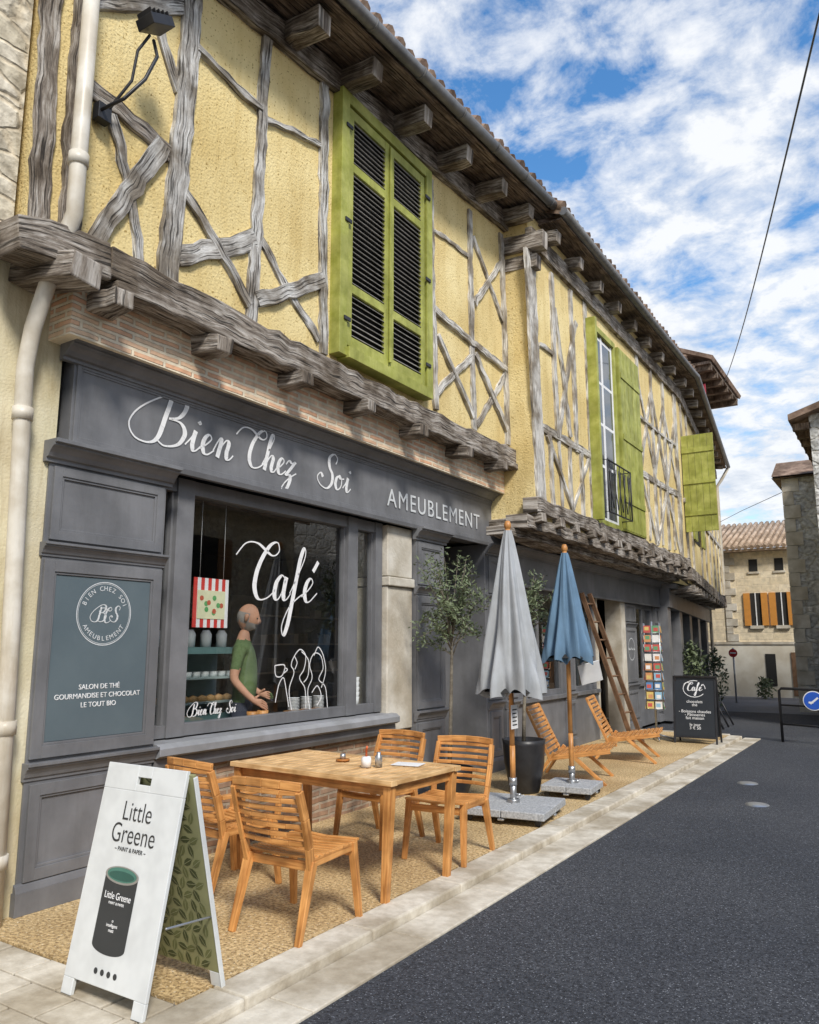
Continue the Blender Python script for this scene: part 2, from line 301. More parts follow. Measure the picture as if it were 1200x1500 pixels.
def stroke(mb,pts,Mx,sx,sy,w0,w1,slant=0,ox=0,oy=0,mat=0):
    P=[Vector(((x+slant*y)*sx+ox,y*sy+oy)) for x,y in cat(pts)]
    L=[];Rr=[]
    for i,p in enumerate(P):
        d=P[min(i+1,len(P)-1)]-P[max(i-1,0)]
        if d.length<1e-6:d=Vector((1,0))
        d.normalize();w=(w0+w1*max(0,-d.y)**1.5)/2
        L.append(p+Vector((-d.y,d.x))*w);Rr.append(p-Vector((-d.y,d.x))*w)
    for i in range(len(P)-1):
        zz=.0003*(len(mb.f)%5)
        q=[Mx@Vector((v.x,v.y,zz)) for v in (Rr[i],Rr[i+1],L[i+1],L[i])]
        mb.poly(q,mat)
def script(mb,txt,Mx,xh,st,w0,w1,slant=.2,mat=0):
    x=0
    for i,ch in enumerate(txt):
        g,adv=GL[ch]
        for s_ in g: stroke(mb,s_,Mx,xh*st,xh,w0,w1,slant,x,0,mat)
        x+=adv*xh*st
    return x

# ================================================================= GROUND
g=MB();g.box(-200,200,-200,200,-.6,-.10);g.build('ground',[GROUND])
r=MB();r.poly([(-2.43,-12,-.06),(5,-12,-.06),(5,20.5,-.06),(-2.4,21.2,-.06),(-6.5,21.2,-.06),(-6.5,15.25,-.06),(-2.43,15.25,-.06)]);r.build('asphalt_road',[ASPH])
r=MB();r.poly([(-2.4,21.2,-.056),(6,20.4,-.056),(6,40,-.056),(-12,40,-.056),(-12,21.2,-.056)]);r.build('worn_road',[ROADG])
p=MB();p.box(-5.2,-2.924,2.654,15.1,-.3,0);p.build('aggregate_pavement',[GOLD])
p=MB();yy=2.64
rows=0
while yy>-3:
    xx=-5.2+(.17 if rows%2 else 0)
    while xx<-2.95:
        x2=min(xx+.33,-2.93);z=R(-.003,.003)
        if x2-xx>.03: p.box(xx+.004,x2-.004,yy-.206,yy-.006,-.2,z)
        xx+=.338
    yy-=.21;rows+=1
p.build('stone_sett_paving',[KERB],bevel=.004)
p=MB();p.box(-5.2,-2.93,-3,2.65,-.25,-.012);p.build('paving_bed',[GROUND])
kb=MB();y=-3
while y<15.1:
    y2=min(y+R(.9,1.05),15.1);kb.box(-2.918,-2.70,y+.003,y2-.003,-.3,.004+R(-.002,.002));y=y2
x=-2.93
while x>-5:
    x2=x-.95;kb.box(x2+.003,x-.003,15.105,15.3,-.3,.004);x=x2
kb.build('kerb',[KERB],bevel=.012)
kb=MB();y=-3
while y<15.3:
    y2=min(y+R(.9,1.1),15.3);kb.box(-2.695,-2.43,y+.003,y2-.003,-.3,-.045+R(-.002,.002));y=y2
kb.build('gutter_stones',[KERB],bevel=.006)
for i,(x,y) in enumerate([(-1.84,10.42),(-1.53,9.11)]):
    s=MB();s.lathe([(0,.012),(.08,.012),(.11,.008),(.12,0)],(x,y,-.06),20);s.build('road_stud',[STEEL])

# ================================================================= BUILDING 1
B1=empty('half_timbered_building',(-6,6,0))
XW=-4.33
def ze(y): return 6.97+.095*(y-4.65)
mb=MB();mb.poly([(XW,2.45,4.0),(XW,9.35,4.0),(XW,9.35,ze(9.35)+.25),(XW,2.45,ze(2.45)+.25)])
mb.poly([(-9,2.45,4.0),(XW,2.45,4.0),(XW,2.45,ze(2.45)+.25),(-9,2.45,8.3)])
mb.build('plaster_wall',[PLASTER],B1)
T=[(2.70,6.9,2.70,4.16,.15,1),(2.47,6.9,2.50,4.12,.13,1),(3.59,6.95,3.48,4.15,.16,0),(3.38,5.20,2.88,4.20,.13,0),(2.78,5.26,3.45,5.16,.12,1),
(2.95,5.18,3.27,4.17,.075,0),(3.60,4.95,4.32,4.30,.075,0),(3.56,4.40,4.36,4.90,.13,0),(4.42,7.05,4.35,4.17,.10,0),(3.65,6.20,4.38,6.12,.05,0),
(4.45,6.06,5.20,6.25,.05,0),(4.42,4.95,5.22,4.32,.07,0),(4.40,4.38,5.25,4.93,.12,0),(5.22,6.98,5.28,4.20,.10,0),(2.72,5.90,3.62,6.55,.12,0),
(3.22,6.22,3.50,5.70,.07,0),(7.19,7.0,7.30,4.2,.09,2),(8.19,7.1,8.23,4.18,.10,2),(9.09,7.2,9.17,4.2,.10,2),(7.24,6.38,8.17,6.45,.05,2),
(8.28,5.86,9.12,6.82,.08,2),(7.27,5.39,9.18,5.25,.08,2),(7.33,5.10,8.20,4.34,.065,2),(7.30,4.40,8.22,5.14,.075,2),(8.26,5.18,9.15,4.40,.075,2),
(8.30,4.26,9.20,5.22,.08,2),(8.25,6.76,9.1,5.9,.06,2)]
for k in range(3):
    tb=MB()
    for (a,b,c,d,w,kk) in T:
        if kk==k:
            dep=R(.026,.05);tb.beam((XW+dep/2-.004,a,b),(XW+dep/2-.004,c,d),w*1.1,dep,mat=0,jit=.017,seg=max(3,int(math.hypot(c-a,d-b)/.10)),bow=R(-.025,.025),w2=w*R(.9,1.25))
    tb.build(['timber_frame','corner_timbers','timber_frame_pale'][k],[[TIMBER,TIMBER_D,TIMBER_L][k]],B1,bevel=.004)
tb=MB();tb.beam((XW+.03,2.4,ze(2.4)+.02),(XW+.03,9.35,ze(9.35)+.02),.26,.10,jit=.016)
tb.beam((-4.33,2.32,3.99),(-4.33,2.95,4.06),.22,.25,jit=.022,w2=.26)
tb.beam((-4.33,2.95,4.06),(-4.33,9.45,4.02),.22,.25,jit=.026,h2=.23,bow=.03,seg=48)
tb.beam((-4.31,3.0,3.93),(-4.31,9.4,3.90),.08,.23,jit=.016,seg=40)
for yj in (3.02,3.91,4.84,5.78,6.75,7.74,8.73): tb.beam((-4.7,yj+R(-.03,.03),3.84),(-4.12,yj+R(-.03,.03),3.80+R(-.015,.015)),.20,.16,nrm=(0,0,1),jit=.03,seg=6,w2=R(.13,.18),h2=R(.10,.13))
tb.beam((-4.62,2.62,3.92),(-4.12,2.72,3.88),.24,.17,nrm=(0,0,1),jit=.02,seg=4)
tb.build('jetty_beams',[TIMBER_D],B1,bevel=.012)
mb=MB();mb.box(-5.0,-4.40,2.82,9.5,3.56,3.99);mb.build('brick_band',[BRICK],B1)
mb=MB();mb.box(-5.0,-4.635,2.45,2.93,0,3.98);mb.build('cream_wall',[CREAM],B1)
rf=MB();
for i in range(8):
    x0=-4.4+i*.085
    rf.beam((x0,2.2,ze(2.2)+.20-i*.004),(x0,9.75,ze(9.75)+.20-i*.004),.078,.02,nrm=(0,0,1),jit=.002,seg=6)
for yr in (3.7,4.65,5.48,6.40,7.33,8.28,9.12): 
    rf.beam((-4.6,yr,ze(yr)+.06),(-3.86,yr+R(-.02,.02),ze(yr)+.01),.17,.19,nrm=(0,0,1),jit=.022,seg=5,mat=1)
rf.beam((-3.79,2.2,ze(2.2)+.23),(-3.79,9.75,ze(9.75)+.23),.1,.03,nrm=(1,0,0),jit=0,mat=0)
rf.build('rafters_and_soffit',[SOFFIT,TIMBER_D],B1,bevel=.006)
rf=MB()
rf.poly([(-3.74,2.2,ze(2.2)+.30),(-3.74,9.75,ze(9.75)+.30),(-8.5,9.75,ze(9.75)+2.3),(-8.5,2.2,ze(2.2)+2.3)])
rf.poly([(-4.4,2.2,ze(2.2)+.22),(-8.5,2.2,ze(2.2)+2.28),(-8.5,9.75,ze(9.75)+2.28),(-4.4,9.75,ze(9.75)+.22)])
y=2.25
while y<9.75:
    j=R(-.03,.02);rf.ring([(-3.71+j,y,ze(y)+.31+R(-.01,.01)),(-4.3,y+R(-.02,.02),ze(y)+.58)],[.085,.075],8);y+=.2
rf.build('tiled_roof',[TILE],B1)
gt=MB();gt.ring([(-3.70,2.2,ze(2.2)+.22),(-3.70,9.72,ze(9.72)+.22)],.062,12)
for k in range(9):
    y=2.6+k*.85;gt.ring([(-3.70,y-.012,ze(y)+.22),(-3.70,y+.012,ze(y)+.22)],.07,12)
gt.build('roof_gutter',[GUT],B1)
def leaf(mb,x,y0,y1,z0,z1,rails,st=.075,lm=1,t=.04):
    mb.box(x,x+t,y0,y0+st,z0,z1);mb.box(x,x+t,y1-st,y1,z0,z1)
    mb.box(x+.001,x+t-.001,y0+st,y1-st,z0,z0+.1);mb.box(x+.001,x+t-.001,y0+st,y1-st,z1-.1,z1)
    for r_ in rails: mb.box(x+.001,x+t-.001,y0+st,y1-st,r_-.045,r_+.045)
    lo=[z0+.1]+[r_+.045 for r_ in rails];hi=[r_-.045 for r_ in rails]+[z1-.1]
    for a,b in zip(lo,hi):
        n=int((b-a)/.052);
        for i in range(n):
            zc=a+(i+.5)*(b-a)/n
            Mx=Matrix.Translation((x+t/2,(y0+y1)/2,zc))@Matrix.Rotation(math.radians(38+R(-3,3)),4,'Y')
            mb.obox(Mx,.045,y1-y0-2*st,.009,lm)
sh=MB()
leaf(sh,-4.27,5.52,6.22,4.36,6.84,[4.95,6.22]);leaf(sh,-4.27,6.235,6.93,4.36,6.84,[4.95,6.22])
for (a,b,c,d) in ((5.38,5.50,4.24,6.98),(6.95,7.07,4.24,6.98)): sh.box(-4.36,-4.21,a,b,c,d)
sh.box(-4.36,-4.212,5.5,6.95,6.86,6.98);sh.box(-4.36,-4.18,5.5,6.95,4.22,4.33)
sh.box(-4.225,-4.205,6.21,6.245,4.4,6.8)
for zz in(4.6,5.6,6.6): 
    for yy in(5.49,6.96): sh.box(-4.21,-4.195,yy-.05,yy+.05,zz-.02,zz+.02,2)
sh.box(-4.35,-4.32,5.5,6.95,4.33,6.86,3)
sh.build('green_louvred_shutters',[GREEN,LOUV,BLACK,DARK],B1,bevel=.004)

# ---- shop front
X0=-4.62
def panelled(mb,x,y0,y1,z0,z1,fw=.07,d=.02,pm=None):
    mb.box(x,x+d,y0,y0+fw,z0,z1);mb.box(x,x+d,y1-fw,y1,z0,z1)
    mb.box(x,x+d,y0+fw,y1-fw,z0,z0+fw);mb.box(x,x+d,y0+fw,y1-fw,z1-fw,z1)
    a,b,c,e=y0+fw,y1-fw,z0+fw,z1-fw;q=.016
    mb.box(x,x+d*.6,a,a+q,c,e);mb.box(x,x+d*.6,b-q,b,c,e);mb.box(x,x+d*.6,a+q,b-q,c,c+q);mb.box(x,x+d*.6,a+q,b-q,e-q,e)
    if pm is not None: mb.box(x,x+.004,a+q+.002,b-q-.002,c+q+.002,e-q-.002,pm)
def cornice(mb,x,y0,y1,z,h,out,mat=0):
    mb.extr([(x-.02,z),(x+out*.15,z),(x+out*.15,z+h*.18),(x+out*.3,z+h*.22),(x+out*.42,z+h*.42),(x+out*.62,z+h*.62),(x+out*.8,z+h*.7),(x+out*.8,z+h*.8),(x+out,z+h*.82),(x+out,z+h),(x-.02,z+h)],y0,y1,mat)
def pilaster(mb,x,y0,y1,pm=None):
    mb.box(x-.25,x,y0,y1,.0,2.88)
    mb.box(x-.1,x+.035,y0-.02,y1+.02,0,.13)
    mb.extr([(x,.13),(x+.035,.13),(x+.02,.17),(x,.18)],y0-.02,y1+.02)
    panelled(mb,x,y0+.03,y1-.03,.18,.74)
    cornice(mb,x,y0-.015,y1+.015,.76,.11,.06)
    panelled(mb,x,y0+.01,y1-.01,.89,2.12,.075,.02,pm)
    cornice(mb,x,y0-.015,y1+.015,2.14,.09,.06)
    panelled(mb,x,y0+.03,y1-.03,2.25,2.73,.06)
    cornice(mb,x,y0-.04,y1+.04,2.75,.14,.13)
sf=MB()
pilaster(sf,X0,2.89,3.84,1)
pilaster(sf,X0,7.36,7.98)
pilaster(sf,X0,9.1,9.5)
sf.box(-4.9,-4.60,3.0,9.62,2.905,3.48)
panelled(sf,-4.60,3.02,9.60,2.91,3.46,.03,.012)
cornice(sf,-4.60,2.90,9.68,3.45,.13,.16)
sf.extr([(-4.62,2.865),(-4.575,2.865),(-4.565,2.905),(-4.62,2.905)],3.93,9.62)
XF=-4.83
def bar(y0,y1,z0,z1,x0=XF,x1=-4.72): sf.box(x0,x1,y0,y1,z0,z1)
bar(3.86,3.92,.9,2.87);bar(4.04,4.21,.9,2.87);bar(6.24,6.40,.9,2.87);bar(6.72,6.84,.9,2.87)
for a,b in((3.92,4.04),(4.21,6.24),(6.40,6.72)):
    bar(a,b,.9,.99,XF+.002,-4.735);bar(a,b,2.76,2.87,XF+.002,-4.735)
    sf.box(XF+.01,-4.76,a,a+.022,.99,2.76);sf.box(XF+.01,-4.76,b-.022,b,.99,2.76)
sf.box(-4.95,-4.84,3.86,6.84,2.78,2.9)
sf.extr([(-4.95,.80),(-4.60,.78),(-4.56,.80),(-4.56,.85),(-4.60,.88),(-4.95,.90)],3.86,6.95,2)
sf.extr([(-4.9,.68),(-4.64,.68),(-4.62,.72),(-4.62,.775),(-4.9,.775)],3.86,6.95,0)
sf.box(-5.35,-4.66,7.98,8.02,0,2.88);sf.box(-5.3,-5.24,8.04,8.12,.02,2.6);sf.box(-5.3,-5.24,8.95,9.05,.02,2.6)
sf.box(-5.3,-5.242,8.12,8.95,2.5,2.6);sf.box(-5.3,-5.242,8.12,8.95,.02,.3);sf.box(-5.35,-4.63,9.05,9.1,0,2.88)
sf.build('shopfront_joinery',[GREY,PANEL,GREY_L],B1,bevel=.004)
mb=MB();mb.box(-4.9,-4.70,3.86,7.36,-.02,.69);mb.build('plinth_wall',[BRICKD],B1)
mb=MB();mb.box(-5.1,-4.665,6.86,7.35,.70,2.2);mb.box(-5.12,-4.63,6.845,7.352,2.205,2.30);mb.box(-5.1,-4.665,6.86,7.35,2.31,2.86);mb.build('stone_pier',[PALEST],B1,bevel=.01)
gl=MB()
for a,b in((3.92,4.04),(4.21,6.24),(6.40,6.72)): gl.poly([(-4.80,a,.97),(-4.80,b,.97),(-4.80,b,2.78),(-4.80,a,2.78)])
gl.poly([(-5.27,8.12,.3),(-5.27,8.95,.3),(-5.27,8.95,2.5),(-5.27,8.12,2.5)])
gl.build('window_glass',[GLASS],B1)
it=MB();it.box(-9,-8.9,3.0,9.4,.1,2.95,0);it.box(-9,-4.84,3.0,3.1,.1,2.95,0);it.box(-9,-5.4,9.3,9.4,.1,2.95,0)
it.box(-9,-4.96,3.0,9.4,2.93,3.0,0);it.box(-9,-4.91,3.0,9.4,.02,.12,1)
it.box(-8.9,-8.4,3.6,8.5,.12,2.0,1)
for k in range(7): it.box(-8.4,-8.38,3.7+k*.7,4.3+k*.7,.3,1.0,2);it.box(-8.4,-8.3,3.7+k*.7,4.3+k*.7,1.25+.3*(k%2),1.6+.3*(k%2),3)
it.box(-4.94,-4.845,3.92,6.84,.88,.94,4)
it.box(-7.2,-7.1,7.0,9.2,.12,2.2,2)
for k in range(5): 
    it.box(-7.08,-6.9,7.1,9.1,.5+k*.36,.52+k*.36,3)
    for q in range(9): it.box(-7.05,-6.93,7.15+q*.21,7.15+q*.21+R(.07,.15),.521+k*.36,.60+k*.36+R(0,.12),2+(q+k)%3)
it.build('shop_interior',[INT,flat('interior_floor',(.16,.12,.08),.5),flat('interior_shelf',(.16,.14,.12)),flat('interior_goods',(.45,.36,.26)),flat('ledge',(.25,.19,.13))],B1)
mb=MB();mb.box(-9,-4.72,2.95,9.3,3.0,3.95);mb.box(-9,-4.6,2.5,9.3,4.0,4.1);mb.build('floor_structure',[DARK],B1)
vl=MB()
script(vl,'Bien',FX(-4.594,3.66,3.07),.165,1.16,.013,.030,.14)
script(vl,'Chez',FX(-4.594,4.62,3.07),.150,1.10,.013,.029,.14)
script(vl,'Soi',FX(-4.594,5.60,3.07),.145,1.12,.013,.028,.14)
script(vl,'Caf\u00e9',FX(-4.796,4.92,1.98),.225,1.08,.012,.040,.15)
script(vl,'Bien',FX(-4.796,4.34,1.035),.042,.9,.005,.008,.12);script(vl,'Chez',FX(-4.796,4.53,1.035),.04,.85,.005,.008,.12);script(vl,'Soi',FX(-4.796,4.72,1.035),.04,.85,.005,.008,.12)
def ln(pts): stroke(vl,pts,FX(-4.796,5.28,.98),1,1,.010,.0)
ln([(0,.42),(.02,.33),(.1,.33),(.13,.42),(0,.42)]);ln([(.13,.40),(.17,.38),(.12,.35)])
ln([(.02,.1),(.06,.25),(.12,.31),(.16,.2),(.2,.05)])
ln([(.24,.02),(.2,.2),(.26,.35),(.22,.42),(.26,.5),(.34,.56),(.42,.5),(.4,.38),(.34,.3),(.42,.2),(.44,.02)])
ln([(.26,.5),(.3,.44),(.27,.38)]);ln([(.36,.54),(.46,.46),(.46,.32),(.40,.26)])
ln([(.5,.0),(.46,.18),(.52,.3),(.48,.42),(.54,.52),(.64,.5),(.68,.38),(.62,.28),(.72,.2),(.76,.0)])
ln([(.54,.5),(.6,.58),(.68,.5),(.72,.35),(.66,.2)]);ln([(.52,.16),(.6,.22),(.66,.12),(.6,.04)])
vl.build('vinyl_lettering',[WHITE],B1)
text('AMEUBLEMENT',FX(-4.592,7.80,3.13),.275,OFFW,B1,'fascia_lettering',spacing=1.17)
rd=MB()
for rr,w in((.208,.006),(.200,.003)):
    n=48
    for k in range(n):
        a=2*math.pi*k/n;b=2*math.pi*(k+1)/n
        rd.poly([(-4.6145,3.37+(rr)*math.cos(a),1.79+(rr)*math.sin(a)),(-4.6145,3.37+rr*math.cos(b),1.79+rr*math.sin(b)),(-4.6145,3.37+(rr+w)*math.cos(b),1.79+(rr+w)*math.sin(b)),(-4.6145,3.37+(rr+w)*math.cos(a),1.79+(rr+w)*math.sin(a))])
script(rd,'B',FX(-4.6142,3.31,1.74),.045,1,.005,.009,.1);script(rd,'C',FX(-4.6142,3.36,1.73),.045,1,.005,.009,.1);script(rd,'S',FX(-4.6142,3.42,1.74),.045,1,.005,.009,.1)
rd.build('roundel_ring',[OFFW],B1)
def arc(txt,cy,cz,r_,a0,a1,top,size,x=-4.6145):
    for i,ch in enumerate(txt):
        if ch==' ':continue
        a=math.radians(a0+(a1-a0)*i/(len(txt)-1))
        up=(0,math.cos(a),math.sin(a)) if top else (0,-math.cos(a),-math.sin(a))
        rt=(0,up[2],-up[1])
        text(ch,frame((x,cy+r_*math.cos(a),cz+r_*math.sin(a)),rt,up),size,OFFW,B1,'roundel_letter',ext=.0008)
arc('BIEN CHEZ SOI',3.37,1.79,.168,158,22,True,.044)
arc('AMEUBLEMENT',3.37,1.79,.168,212,328,False,.044)
text('SALON DE TH\u00c9\nGOURMANDISE ET CHOCOLAT\nLE TOUT BIO',FX(-4.6145,3.37,1.25),.046,WHITE,B1,'panel_lettering',line=1.25)

lp=empty('wall_floodlight',(-4.2,2.85,5.2))
l=MB();l.box(-4.31,-4.24,2.80,2.90,5.04,5.16)
l.ring([(-4.25,2.82,5.1),(-4.05,2.85,5.12),(-3.98,2.95,5.3),(-4.0,3.05,5.55),(-4.05,3.05,5.7)],.013,8)
l.ring([(-4.25,2.88,5.14),(-4.12,2.95,5.35),(-4.12,2.98,5.6),(-4.05,3.02,5.72)],.011,8)
l.obox(Matrix.Translation((-4.0,3.02,5.78))@Matrix.Rotation(.5,4,'X'),.16,.2,.07)
for k in range(5): l.obox(Matrix.Translation((-4.02,2.95+.035*k,5.80+.018*k))@Matrix.Rotation(.5,4,'X'),.14,.008,.07)
l.build('lamp_body',[BLACK],lp,bevel=.004)
dp=MB();dp.ring([(-4.16,2.64,7.2),(-4.17,2.64,4.55),(-4.20,2.66,4.25),(-4.34,2.64,3.95),(-4.50,2.63,3.55),(-4.55,2.63,3.3),(-4.55,2.69,1.5),(-4.55,2.72,0.0)],.052,14)
for z,x,y in((6.4,-4.16,2.64),(4.6,-4.17,2.64),(3.0,-4.55,2.64),(1.1,-4.55,2.7),(.35,-4.55,2.715)):
    dp.ring([(x,y,z-.04),(x,y,z+.04)],.062,14)
dp.build('drainpipe',[PIPE])

SN=empty('stone_house',(-6,0,0))
mb=MB();mb.box(-9,-4.64,-4,2.44,-.05,4.0);mb.box(-9,-4.42,-4,2.40,4.0,8.4);mb.build('walls',[STONE_L],SN)
mb=MB();mb.extr([(-4.0,8.3),(-3.95,8.36),(-9,10.5),(-9,10.4)],-4,2.3);mb.build('roof',[TILE],SN)
mb=MB();mb.box(-4.66,-4.60,-1.2,-.2,.0,2.2);mb.box(-4.64,-4.585,-1.3,-1.2,0,2.3,1);mb.box(-4.64,-4.585,-.2,-.1,0,2.3,1);mb.box(-4.64,-4.585,-1.3,-.1,2.3,2.4,1);mb.build('door',[LADW,PALEST],SN)

# ================================================================= BUILDING 2
B2=empty('half_timbered_building.001',(-6,13,0))
X2=-3.97
mb=MB();mb.poly([(X2,9.22,3.2),(X2,17.3,3.2),(X2,17.3,7.5),(X2,9.22,7.5)]);mb.poly([(-4.6,9.22,3.2),(X2,9.22,3.2),(X2,9.22,7.5),(-4.6,9.22,7.5)])
DA=Vector((-3.97,17.3,0));DB=Vector((-5.05,26.6,0));dd=(DB-DA).normalized();nn=Vector((dd.y,-dd.x,0))
def P3(s,d,z): 
    p=DA+dd*s+nn*d;return (p.x,p.y,z)
L3=(DB-DA).length
mb.poly([P3(0,0,2.9),P3(L3,0,2.9),P3(L3,0,7.5),P3(0,0,7.5)]);mb.poly([P3(L3,0,2.9),P3(L3,-4,2.9),P3(L3,-4,8),P3(L3,0,7.5)])
mb.build('plaster_wall',[PLASTER],B2)
T2=[(9.22,6.9,9.40,3.4,.26),(10.0,6.9,10.05,4.45,.10),(10.75,6.95,10.8,4.4,.11),(10.07,6.4,10.55,4.57,.09),(10.95,6.5,10.1,4.5,.09),(9.5,4.46,11.4,4.46,.10),(11.38,7.0,11.4,3.45,.13),
(9.75,4.42,9.8,3.45,.07),(10.1,4.42,10.15,3.45,.07),(10.5,4.42,10.52,3.45,.07),(10.95,4.42,10.97,3.45,.07),(9.65,4.4,10.5,3.5,.06),(10.55,3.5,11.3,4.4,.06),
(14.18,7.0,14.08,3.45,.12),(15.1,7.0,15.0,3.45,.11),(15.95,7.0,15.85,3.45,.11),(16.9,7.0,16.85,3.3,.2),(14.1,4.72,17.1,4.75,.11),(14.2,6.5,15.0,5.0,.09),(15.05,6.5,14.15,4.85,.09),
(15.1,6.5,15.85,4.9,.09),(15.9,6.4,15.1,4.9,.09),(16.0,6.4,16.8,4.9,.08),(16.8,6.3,16.0,4.9,.08),(14.15,4.6,14.9,3.5,.07),(15.0,3.5,15.8,4.6,.07),(15.95,4.6,16.7,3.5,.07),(14.55,4.65,14.5,3.5,.06),(15.4,4.65,15.4,3.5,.06),(16.35,4.65,16.3,3.5,.06),
(9.5,5.65,10.0,5.65,.05),(14.1,5.8,16.8,5.82,.05)]
tb=MB()
for (a,b,c,d,w) in T2:
    dep=R(.026,.046);tb.beam((X2+dep/2-.004,a,b),(X2+dep/2-.004,c,d),w*1.1,dep,jit=.018,seg=max(3,int(math.hypot(c-a,d-b)/.13)),bow=R(-.03,.03))
for s in (.3,1.3,3.2,4.4,5.6,6.8,8,9): tb.beam(P3(s,.015,7.1),P3(s,.015,3.1),.13,.04,nrm=nn,jit=.012)
for s in (.3,3.2,5.6): tb.beam(P3(s,.016,4.6),P3(s+1,.016,6.2),.1,.04,nrm=nn,jit=.01)
tb.beam(P3(0,.02,4.7),P3(L3,.02,4.7),.1,.045,nrm=nn,jit=.01)
tb.build('timber_frame',[TIMBER_L],B2)
tb=MB()
tb.beam((X2-.02,9.1,3.36),(X2-.02,17.35,3.30),.2,.2,jit=.026);tb.beam((X2+.02,9.2,7.12),(X2+.02,17.3,7.12),.26,.1,jit=.014)
tb.beam((X2-.12,8.9,3.13),(X2-.12,17.2,3.07),.16,.3,jit=.026);tb.beam((X2-.3,8.7,2.99),(X2-.3,17.2,2.97),.10,.3,jit=.02)
tb.beam(P3(0,-.02,3.1),P3(L3,-.02,2.9),.26,.25,nrm=nn,jit=.015)
tb.beam(P3(0,.02,7.1),P3(L3,.02,7.1),.26,.1,nrm=nn,jit=.01)
y=9.25
while y<17.2:
    tb.beam((-4.8,y,3.1),(-3.85+R(-.03,.03),y+R(-.06,.06),3.20+R(-.02,.02)),R(.15,.21),.17,nrm=(0,0,1),jit=.03,seg=4,h2=.12);y+=.62
s=.4
while s<9:
    a=P3(s,-.8,2.75);b=P3(s,.1,2.8);tb.beam(a,b,.17,.15,nrm=(0,0,1),jit=.015,seg=3);s+=.7
tb.beam((-4.5,9.25,7.05),(-3.72,9.25,7.0),.2,.24,nrm=(0,0,1),jit=.02,seg=4)
tb.beam((-4.4,9.3,6.78),(-3.85,9.3,6.75),.18,.2,nrm=(0,0,1),jit=.02,seg=4)
y=9.75
while y<17.2:
    tb.beam((-4.3,y,7.34),(-3.72,y,7.28),.17,.17,nrm=(0,0,1),jit=.018,seg=4);y+=.92
s=.6
while s<9:
    tb.beam(P3(s,-.3,7.34),P3(s,.3,7.28),.17,.17,nrm=(0,0,1),jit=.01,seg=2);s+=.92
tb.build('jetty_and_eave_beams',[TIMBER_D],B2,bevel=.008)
rf=MB()
for i in range(8): rf.beam((-4.25+i*.085,9.6,7.47),(-4.25+i*.085,17.35,7.45),.08,.02,nrm=(0,0,1),jit=.002,seg=4)
rf.poly([P3(0,-.3,7.46),P3(0,.38,7.45),P3(L3,.38,7.3),P3(L3,-.3,7.32)])
rf.build('roof_soffit',[SOFFIT],B2)
rf=MB()
rf.poly([(-3.6,9.55,7.62),(-3.6,17.35,7.60),(-8.5,17.35,9.6),(-8.5,9.55,9.6)]);rf.poly([(-8.5,9.55,9.6),(-3.6,9.55,7.62),(-3.6,9.55,7.5),(-8.5,9.55,9.4)])
rf.poly([P3(0,.37,7.60),P3(L3,.37,7.42),P3(L3,-4,9.2),P3(0,-4,9.4)])
y=9.6
while y<17.35:
    rf.ring([(-3.59+R(-.03,.02),y,7.63+R(-.01,.01)),(-4.2,y,7.89)],[.085,.075],8);y+=.2
s=0
while s<L3:
    rf.ring([P3(s,.4,7.63-s*.019),P3(s,-.3,7.86-s*.019)],[.085,.075],8);s+=.2
rf.build('tiled_roof',[TILE],B2)
gt=MB();gt.ring([(-3.57,9.55,7.54),(-3.57,17.3,7.52),P3(0.2,.44,7.52),P3(L3,.44,7.34)],.06,12)
gt.build('roof_gutter',[GUT],B2)
gt=MB();gt.ring([P3(L3-.1,.44,7.3),P3(L3-.1,.2,6.9),P3(L3-.1,.06,6.7),P3(L3-.1,.06,3.2),P3(L3-.1,-.4,2.7),P3(L3-.1,-.4,0)],.05,10);gt.build('downpipe',[PIPE],B2)
sh=MB()
sh.box(X2-.1,X2+.05,11.46,11.58,3.46,6.75);sh.box(X2-.1,X2+.05,12.68,12.76,3.46,6.75);sh.box(X2-.1,X2+.052,11.58,12.68,6.65,6.75);sh.box(X2-.1,X2+.052,11.58,12.68,3.44,3.52)
sh.box(X2+.012,X2+.09,12.80,13.98,3.46,6.70)
for k in range(5): sh.box(X2+.09,X2+.098,12.82+k*.232,13.03+k*.232,3.48,6.68)
for zz in(4.0,5.1,6.2): sh.box(X2+.098,X2+.115,12.84,13.94,zz-.05,zz+.05)
sh.box(X2+.002,X2+.18,11.37,11.45,3.46,6.72)
sh.build('green_shutters',[GREEN],B2,bevel=.004)
wn=MB();wn.box(X2-.06,X2+.01,11.585,11.65,3.53,6.645);wn.box(X2-.06,X2+.01,12.61,12.675,3.53,6.645);wn.box(X2-.06,X2+.012,12.09,12.17,3.53,6.645)
for zz in(3.53,4.4,5.1,5.8,6.56): wn.box(X2-.05,X2+.005,11.65,12.09,zz,zz+.05);wn.box(X2-.05,X2+.005,12.17,12.61,zz,zz+.05)
wn.build('window_frame',[WHITE],B2,bevel=.003)
wn=MB();wn.poly([(X2+.004,11.6,3.53),(X2+.004,12.66,3.53),(X2+.004,12.66,6.64),(X2+.004,11.6,6.64)])
wn.build('casement_glass',[M('dark_glazing',(.05,.06,.07),(.12,.13,.14),scale=2,rough=.06,bump=0,spec=.9)],B2)
rl=MB()
for zz in(3.6,4.42): rl.ring([(X2+.22,11.55,zz),(X2+.22,12.72,zz)],.014,6)
for yy in(11.55,12.72): rl.ring([(X2,yy,4.42),(X2+.22,yy,4.42),(X2+.22,yy,3.6),(X2,yy,3.6)],.014,6)
